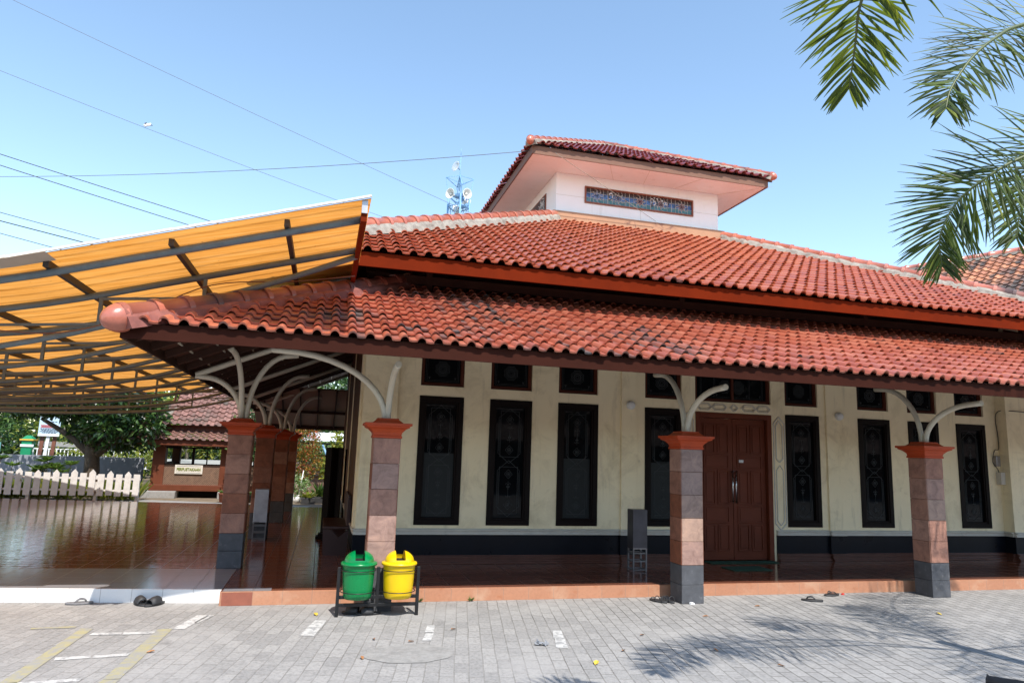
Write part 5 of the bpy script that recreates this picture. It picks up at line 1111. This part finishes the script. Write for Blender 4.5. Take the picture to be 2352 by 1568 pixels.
planter(.02, 21.7, 'black trough with tall sword leaved plants at the veranda end', 22, 'lf_mid', .62, .05, 1.9); planter(-.31, 21.5, 'black trough with spreading yellow green leaves, left of the tall plants', 22, 'lf_yel', .36, .05, .8); planter(.33, 21.6, 'black trough of low yellow green leaves, right of the tall plants', 18, 'lf_yel', .34, .05, .7)
o = thing('potted_shrub', 'pale variegated leafy pot plant in the sun beside the far pillar', 'potted plant', (-.66, 21.7, 0)); mb = MB(); mb.lathe((-.66, 21.7, .013), [(0, 0), (.12, 0), (.16, .24), (.13, .24), (0, .2)], 14); mb.build('pot', 'plastic_white', o); cm = MB(); leaf_cloud(cm, [((-.62, 21.7, .5), (.30, .25, .28), 420)], .11, .06); cm.build('foliage', 'lf_var', o)
mb = MB(); mb.tube([(-.62, 21.6, .0), (-.50, 21.6, .95)], .012, 6); tag(mb.build('garden_stake', 'plastic_white', None, origin=(-.6, 21.6, 0)), 'thin pale stake standing in front of the red tipped shrub', 'stake')

# ================================================================== BACKGROUND STRUCTURES
o = thing('loudspeaker_tower', 'blue steel lattice tower with horn loudspeakers and a dish behind the mosque roof', 'tower', (5.1, 30, 0))
cxs = [(4.62, 29.6), (5.08, 29.1), (5.58, 29.6), (5.12, 30.4)]; mb = MB()
for i, (x, y) in enumerate(cxs): mb.tube([(x+(x-5.1)*.25, y, 0), (x, y, 12.95)], .042, 8)
mb.build('leg', 'blue', o); mb = MB()
for z0 in (1, 3, 5, 7, 9, 11):
    for i in range(4):
        a, b_ = cxs[i], cxs[(i+1) % 4]; mb.bar((*a, z0), (*b_, z0+1.9), .02, .02); mb.bar((*a, z0+1.9), (*b_, z0+1.9), .022, .022)
mb.build('brace', 'blue', o)
top = [(4.47, 29.6, 13.80), (5.1, 29.0, 13.33), (5.74, 29.6, 13.86), (5.14, 30.5, 13.75)]; apex = (5.13, 29.8, 14.05); mb = MB()
for i in range(4):
    a = top[i]; b_ = top[(i+1) % 4]; mb.bar(cxs[i]+(12.95,), a, .035, .035); mb.bar(cxs[i]+(12.95,), cxs[(i+1) % 4]+(12.95,), .035, .035); mb.bar(a, apex, .03, .03); mb.bar(cxs[i]+(13.1,), apex, .025, .025); mb.bar(a, b_, .025, .025)
    mb.bar(cxs[i]+(12.45,), cxs[(i+1) % 4]+(12.45,), .035, .035)
mb.tube([(5.13, 29.8, 13.3), (5.13, 29.8, 15.0)], .02, 8); mb.tube([(5.13, 29.8, 15.0), (5.135, 29.8, 15.35)], .01, 6); mb.build('head_frame', 'blue', o)
mb = MB()
for i in range(9): mb.bar((4.7+i*.1, 29.3, 12.40), (4.7+i*.1, 30.2, 12.40), .02, .015)
mb.build('platform', 'blue', o)
def horn(cx, cy, cz_, d):
    d = Vector(d).normalized(); mb = MB(); prof = [(.04, -.42), (.05, -.25), (.09, -.12), (.16, -.02), (.23, .03), (.235, .04), (.22, .038), (.14, -.03), (.07, -.12), (.035, -.2)]
    q = d.to_track_quat('Z', 'Y'); t = MB(); t.lathe((0, 0, 0), prof, 20); t.lathe((0, 0, 0), [(0, -.02), (.05, -.03), (.05, -.14)], 12)
    for p in t.v: mb.v.append(tuple(q @ Vector(p)+Vector((cx, cy, cz_))))
    for f in t.f: mb.face(f, smooth=True)
    h = mb.build('horn_speaker', 'horn', o); mb = MB(); mb.tube([tuple(Vector((cx, cy, cz_))-d*.3), tuple(Vector((cx, cy, cz_))-d*.62)], .095, 10); mb.build('driver', 'blue', h)
horn(4.62, 29.15, 12.88, (-.75, -.75, -.08)); horn(5.36, 29.1, 12.95, (.35, -.9, -.12)); horn(5.1, 30.1, 12.55, (-.6, .75, -.1)); horn(5.5, 30.0, 12.9, (.6, .7, -.05))
mb = MB(); dd = Vector((-.8, -.5, .1)).normalized(); q = dd.to_track_quat('Z', 'Y'); c0 = Vector((4.93, 29.75, 14.42))
for i in range(13): 
    u = -.22+i*.037; h = math.sqrt(max(0, .24**2-u*u))
    for s in (0, 1): 
        pts = [Vector((u, lerp(-h, h, k/6), 0)) if s == 0 else Vector((lerp(-h, h, k/6), u, 0)) for k in range(7)]
        pts = [tuple(c0+q @ Vector((p.x, p.y, (p.x**2+p.y**2)*.9))) for p in pts]; mb.tube(pts, .006, 4)
mb.build('grid_dish', 'horn', o); mb = MB(); mb.bar(tuple(c0), (5.13, 29.8, 14.3), .02, .02); mb.bar(tuple(c0+Vector((0, 0, .15))), (5.13, 29.8, 14.62), .02, .02); mb.build('dish_arm', 'wire', o)
# neighbouring building at the right with an older tiled roof
o = thing('neighbour_building', 'neighbouring cream building whose old mottled tile roof shows at the right edge', 'building', (22, 20, 0))
A, B_ = Vector((20.6, 22.4, 9.05)), Vector((26.0, 11.4, 9.05)); U = (B_-A).normalized(); side = Vector((-abs(U.y), -abs(U.x), 0)).normalized()
side = Vector((U.y, -U.x, 0)); side = -side if side.x > 0 else side
sl = .62; Vd = (-side+Vector((0, 0, sl))).normalized(); runn = 6.6/Vd.to_2d().length; O = A+side*6.6-Vector((0, 0, 6.6*sl)); ln = (B_-A).length
mb = MB(); tile_slope(mb, O, U, Vd, lambda v: 0, lambda v: ln, runn, col=.27, row=.33, h=.055); rf = mb.build('roof', 'tile_old', o)
mb = MB(); p2 = A-side*5-Vector((0, 0, 5*sl)); p3 = B_-side*5-Vector((0, 0, 5*sl)); mb.quad(tuple(A), tuple(B_), tuple(p3), tuple(p2)); mb.build('back_slope', 'tile_old', rf)
ridge_line(A-U*.1, B_, o, 'cap', 'mortar', .13, .45, end=False)
mb = MB()
c_ = [A+side*6.0, B_+side*6.0, B_-side*4.5, A-side*4.5]
for i in range(4):
    a, b_ = c_[i], c_[(i+1) % 4]; za = 9.05-5.9*sl; mb.quad((a.x, a.y, 0), (b_.x, b_.y, 0), (b_.x, b_.y, za), (a.x, a.y, za))
mb.build('wall', 'cream', o)
# building across the yard: only its reflection shows in the windows
o = thing('opposite_building', 'low building across the yard, its tiled eaves mirrored in the dark windows', 'building', (4, -11, 0))
mb = MB(); mb.box(-20, 46, -12.2, -12, 0, 3.9)
for i in range(21): mb.box(-11.5+i*2.7, -11.2+i*2.7, -9.7, -9.4, 0, 2.1)
mb.build('wall', 'hut_wood', o)
mb = MB(); tile_slope(mb, (46, -8.9, 2.15), (-1, 0, 0), Vector((0, -1, .42)), lambda v: 0, lambda v: 60, 2.6, col=.28, row=.32); rf = mb.build('roof', 'tile_hut', o)
mb = MB(); tile_slope(mb, (46, -11.2, 3.55), (-1, 0, 0), Vector((0, -1, .5)), lambda v: 0, lambda v: 60, 4.0, col=.28, row=.32); mb.build('upper_slope', 'tile_hut', rf)
mb = MB()
for i in range(7): mb.box(-9+i*4.1, -7.4+i*4.1, -11.99, -11.96, .3, 2.1)
mb.build('window', 'wood_dark', o)

# ================================================================== WIRES
def wire(a, b_, sag, label, r=.0075, mat='wire_grey', n=16):
    a, b_ = Vector(a), Vector(b_); mb = MB(); pts = []
    for i in range(n+1): t = i/n; p = a.lerp(b_, t); p.z -= sag*4*t*(1-t); pts.append(p)
    mb.tube(pts, r, 5); return tag(mb.build('overhead_wire', mat, None, origin=tuple(a)), label, 'wire', 'overhead wires')
WY = 22
wire((-13.6, 22, 15.75), (8.0, 22, 8.3), .12, 'thin grey wire falling from the top left corner past the loudspeaker tower')
wire((-13.6, 22, 13.25), (6.0, 22, 7.9), .18, 'thin grey wire falling across the left sky with a white scrap on it')
wire((-12.6, 22, 8.55), (3.72, 12.5, 7.60), .25, 'long thin wire running nearly level to the corner of the lantern roof', .007)
wire((-13, 22, 10.42), (3, 22, 6.79), .05, 'black cable, uppermost of the lower left bundle', .0115, 'wire'); wire((-13, 22, 10.1), (3, 22, 6.47), .05, 'black cable, second from the top in the lower left bundle', .0115, 'wire')
wire((-13, 22, 8.62), (3, 22, 5.6), .05, 'black cable, third from the top in the lower left bundle', .010, 'wire'); wire((-13, 22, 8.34), (3, 22, 5.5), .05, 'thick double black cable low at the left edge', .015, 'wire'); wire((-13, 22, 8.05), (3, 22, 4.95), .05, 'black cable, lowest of the lower left bundle', .010, 'wire')
wire((4.01, 12.36, 7.52), (6.5, 13.0, 6.62), 0, 'thin stay wire slanting across the lantern front to the roof below', .005, 'mortar')
mb = MB(); c = Vector((-5.82, 21.97, 11.06))
for dx, dz, rx, rz in ((0, 0, .095, .048), (-.05, -.025, .062, .043), (.05, .015, .058, .036), (.075, .043, .03, .024)):
    n0 = len(mb.v); G = 10
    for a in range(7):
        la = -math.pi/2+math.pi*a/6
        for k in range(G): t = 2*math.pi*k/G; mb.v.append((c.x+dx+rx*math.cos(la)*math.cos(t)*(1+random.gauss(0, .05)), c.y+.03*math.cos(la)*math.sin(t), c.z+dz+rz*math.sin(la)))
    for a in range(6):
        for k in range(G): mb.face((n0+a*G+k, n0+a*G+(k+1) % G, n0+(a+1)*G+(k+1) % G, n0+(a+1)*G+k), smooth=True)
o = thing('snagged_scrap', 'white scrap with dark ends snagged on a thin wire in the left sky', 'scrap', tuple(c)); mb.build('white_cloth', 'plastic_white', o)
mb = MB(); mb.obox(c+Vector((-.045, -.035, .03)), (.034, .006, .012), Matrix.Rotation(-.5, 3, 'Y')); mb.obox(c+Vector((.115, -.01, .0)), (.03, .006, .010), Matrix.Rotation(.5, 3, 'Y')); mb.build('dark_end', 'wire', o)

# ================================================================== PALM
def frond(parent, pts, L0=.52, n=100, droop=.12, seed=1, v=.55, taper=.70, nrm=None):
    """arching feather leaf: a stalk and two ranks of narrow drooping leaflets"""
    rnd = random.Random(seed); path = bez(pts, 12); N_ = len(path); mb = MB(); mb.tube(path, [lerp(.017, .0035, i/(N_-1)) for i in range(N_)], 6); fr_ = mb.build('frond', 'rachis', parent)
    lm = MB(); ax = Vector(nrm) if nrm else Vector((0, 0, 1))
    def at(t):
        f = t*(N_-1); i = min(int(f), N_-2); return path[i].lerp(path[i+1], f-i), (path[i+1]-path[i]).normalized()
    for i in range(n):
        t = .14+.86*(i+rnd.uniform(-.3, .3))/(n-1); t = min(1, max(.1, t)); p, d = at(t); s0 = d.cross(ax)
        if s0.length < .15: s0 = Vector((1, .2, 0))
        s0.normalize(); u0 = s0.cross(d).normalized()
        for sd_ in (-1, 1):
            ang = lerp(1.22, .62, t**2.5)+rnd.gauss(0, .10); lift = rnd.uniform(-.8, 1.0)*v
            dr = (d*math.cos(ang)+(s0*sd_*math.cos(lift)+u0*math.sin(lift))*math.sin(ang)).normalized()
            ln = L0*min(1, .45+t*1.6)*(1-taper*t**3)*rnd.uniform(.80, 1.12); w = rnd.uniform(.0055, .009); K_ = 5; n0 = len(lm.v); pp = Vector(p); dd_ = dr.copy(); r = rnd.random()*.75+(.25 if rnd.random() < .16 else 0)
            sw = dr.cross(u0).normalized()
            for k in range(K_+1):
                f = k/K_; ww = w*(math.sin(math.pi*(.12+.86*f))**.7)
                lm.v += [tuple(pp-sw*ww), tuple(pp+u0*ww*.35), tuple(pp+sw*ww)]
                dd_ = (dd_+Vector((0, 0, -1))*droop*(.5+f)*.42+Vector((rnd.gauss(0, .025), rnd.gauss(0, .025), 0))).normalized(); pp = pp+dd_*ln/K_
            for k in range(K_): a = n0+k*3; lm.face((a, a+1, a+4, a+3), r=r); lm.face((a+1, a+2, a+5, a+4), r=r)
    lm.build('leaflet', 'palm', fr_); return fr_
C0 = (6.4, 2.2, 4.5)
PA = thing('palm', 'feathery palm beside the yard, its three fronds hanging in at the right edge', 'palm', (6.6, 2.2, 0))
mb = MB(); mb.tube(bez([(6.6, 2.2, 0), (6.58, 2.22, 1.5), (6.5, 2.3, 3.2), (6.42, 2.38, 4.7)], 6), [lerp(.13, .07, i/18) for i in range(19)], 14); mb.build('trunk', 'palm_trunk', PA)
FR = [([C0, (5.4, 2.55, 4.75), (4.5, 2.8, 4.5), (3.78, 2.84, 4.22), (3.54, 2.82, 4.08), (3.31, 2.79, 3.89), (3.13, 2.77, 3.67), (3.06, 2.75, 3.53)], .42, 2, (-.35, -.75, .55)),
      ([C0, (5.6, 2.65, 4.3), (4.8, 3.0, 3.9), (4.20, 3.24, 3.63), (4.00, 3.33, 3.50), (3.90, 3.47, 3.37), (3.84, 3.56, 3.16), (3.88, 3.60, 2.97)], .52, 3, (-.55, -.65, .35)),
      ([C0, (6.0, 2.9, 4.6), (5.6, 3.45, 4.3), (5.21, 3.81, 3.98), (5.04, 3.91, 3.70), (4.98, 3.95, 3.39)], .52, 4, (-.5, -.7, .35)),
      ([C0, (6.6, 3.0, 4.85), (6.7, 3.7, 4.7), (6.6, 4.2, 4.3)], .6, 5, None), ([C0, (6.2, 1.4, 5.3), (5.8, .3, 5.1), (5.5, -.5, 4.4)], .6, 6, None), ([C0, (7.2, 3.1, 5.5), (8.2, 4.0, 5.5), (9.0, 4.6, 4.9)], .6, 8, None), ([C0, (7.4, 1.6, 5.4), (8.4, 1.0, 5.2), (9.0, .6, 4.6)], .6, 7, None)]
for pts, l, sd_, nr_ in FR: frond(PA, pts, l, 115, seed=sd_, nrm=nr_, v=.7)
PB = thing('palm', 'nearer palm whose single hanging frond enters at the top edge, left of the others', 'palm', (4.6, -1.6, 0))
mb = MB(); mb.tube(bez([(4.6, -1.6, 0), (4.58, -1.55, 1.6), (4.5, -1.5, 3.2), (4.4, -1.45, 4.6)], 6), [lerp(.13, .07, i/18) for i in range(19)], 14); mb.build('trunk', 'palm_trunk', PB)
C1 = (4.4, -1.45, 4.65)
for pts, l, sd_, nr_ in (([C1, (3.4, -.7, 5.0), (2.5, .2, 4.75), (2.1, 1.0, 4.2), (2.03, 1.75, 3.85), (2.09, 2.1, 3.76), (2.19, 2.36, 3.70), (2.31, 2.54, 3.62), (2.39, 2.68, 3.49)], .47, 1, (-.15, -.45, .9)), ([C1, (5.2, -2.2, 5.2), (5.9, -2.9, 4.9)], .55, 9, None), ([C1, (4.0, -2.5, 5.1), (3.4, -3.4, 4.6)], .55, 10, None)): frond(PB, pts, l, 105, seed=sd_, nrm=nr_, v=.75)

# ================================================================== MOTORBIKE at the lower right corner (mostly outside the frame)
o = thing('motorbike', 'black seat end with a glossy blue edge poking in at the lower right corner', 'motorbike', (3.3, 2.35, 0))
MT['seat_black'] = plain('seat_vinyl', (.004, .004, .005), .6, .2, 8, spec=.2)
MT['blue_paint'] = plain('glossy_blue_paint', (.02, .07, .35), .15, .1, 4)
def mbp(u, w, z): d = Vector((.55, -.835, 0)); q = Vector((.835, .55, 0)); p = Vector((2.90, 2.575, 0))+d*u+q*w; return (p.x, p.y, z)
def loft(rows, name, mat):
    mb = MB(); n = len(rows[0])
    for r_ in rows: mb.v += [mbp(*p) for p in r_]
    for i in range(len(rows)-1):
        for k in range(n): mb.face((i*n+k, i*n+(k+1) % n, (i+1)*n+(k+1) % n, (i+1)*n+k), smooth=True)
    mb.face(range(n)); mb.face([(len(rows)-1)*n+k for k in range(n)][::-1]); return mb.build(name, mat, o, .006)
def sec(u, hw, z0, z1): return [(u, -hw, z0), (u, hw, z0), (u, hw*1.05, (z0+z1)/2), (u, hw*.85, z1), (u, 0, z1+.012), (u, -hw*.85, z1), (u, -hw*1.05, (z0+z1)/2)]
loft([sec(-.02, .045, .705, .745), sec(.08, .075, .69, .748), (sec(.30, .11, .68, .745)), sec(.62, .10, .67, .73)], 'seat', 'seat_black')
loft([sec(.0, .05, .655, .70), sec(.12, .085, .60, .688), sec(.32, .115, .55, .675), sec(.62, .11, .45, .665)], 'tail_panel', 'blue_paint')
def wheel(u):
    mb = MB(); c = Vector(mbp(u, 0, .28)); d = Vector((.55, -.835, 0)); pts = [c+d*math.cos(t*.1963)*.235+Vector((0, 0, math.sin(t*.1963)*.235)) for t in range(33)]; mb.tube(pts, .045, 10, cap=False); w_ = mb.build('wheel', 'rubber', o)
    mb = MB()
    for t in range(6): mb.bar(tuple(c), tuple(c+d*math.cos(t*1.047)*.2+Vector((0, 0, math.sin(t*1.047)*.2))), .02, .02)
    mb.build('spoke', 'steel', w_)
wheel(.18); wheel(1.38)
loft([sec(.62, .09, .30, .62), sec(.9, .06, .28, .42), sec(1.1, .07, .30, .70), sec(1.22, .06, .5, .92)], 'body', 'blue_paint')
mb = MB(); mb.tube([mbp(1.38, .05, .28), mbp(1.22, .05, .95)], .02, 8); mb.tube([mbp(1.38, -.05, .28), mbp(1.22, -.05, .95)], .02, 8); mb.tube([mbp(1.2, -.32, .98), mbp(1.2, .32, .98)], .014, 8); mb.build('fork', 'black_metal', o)
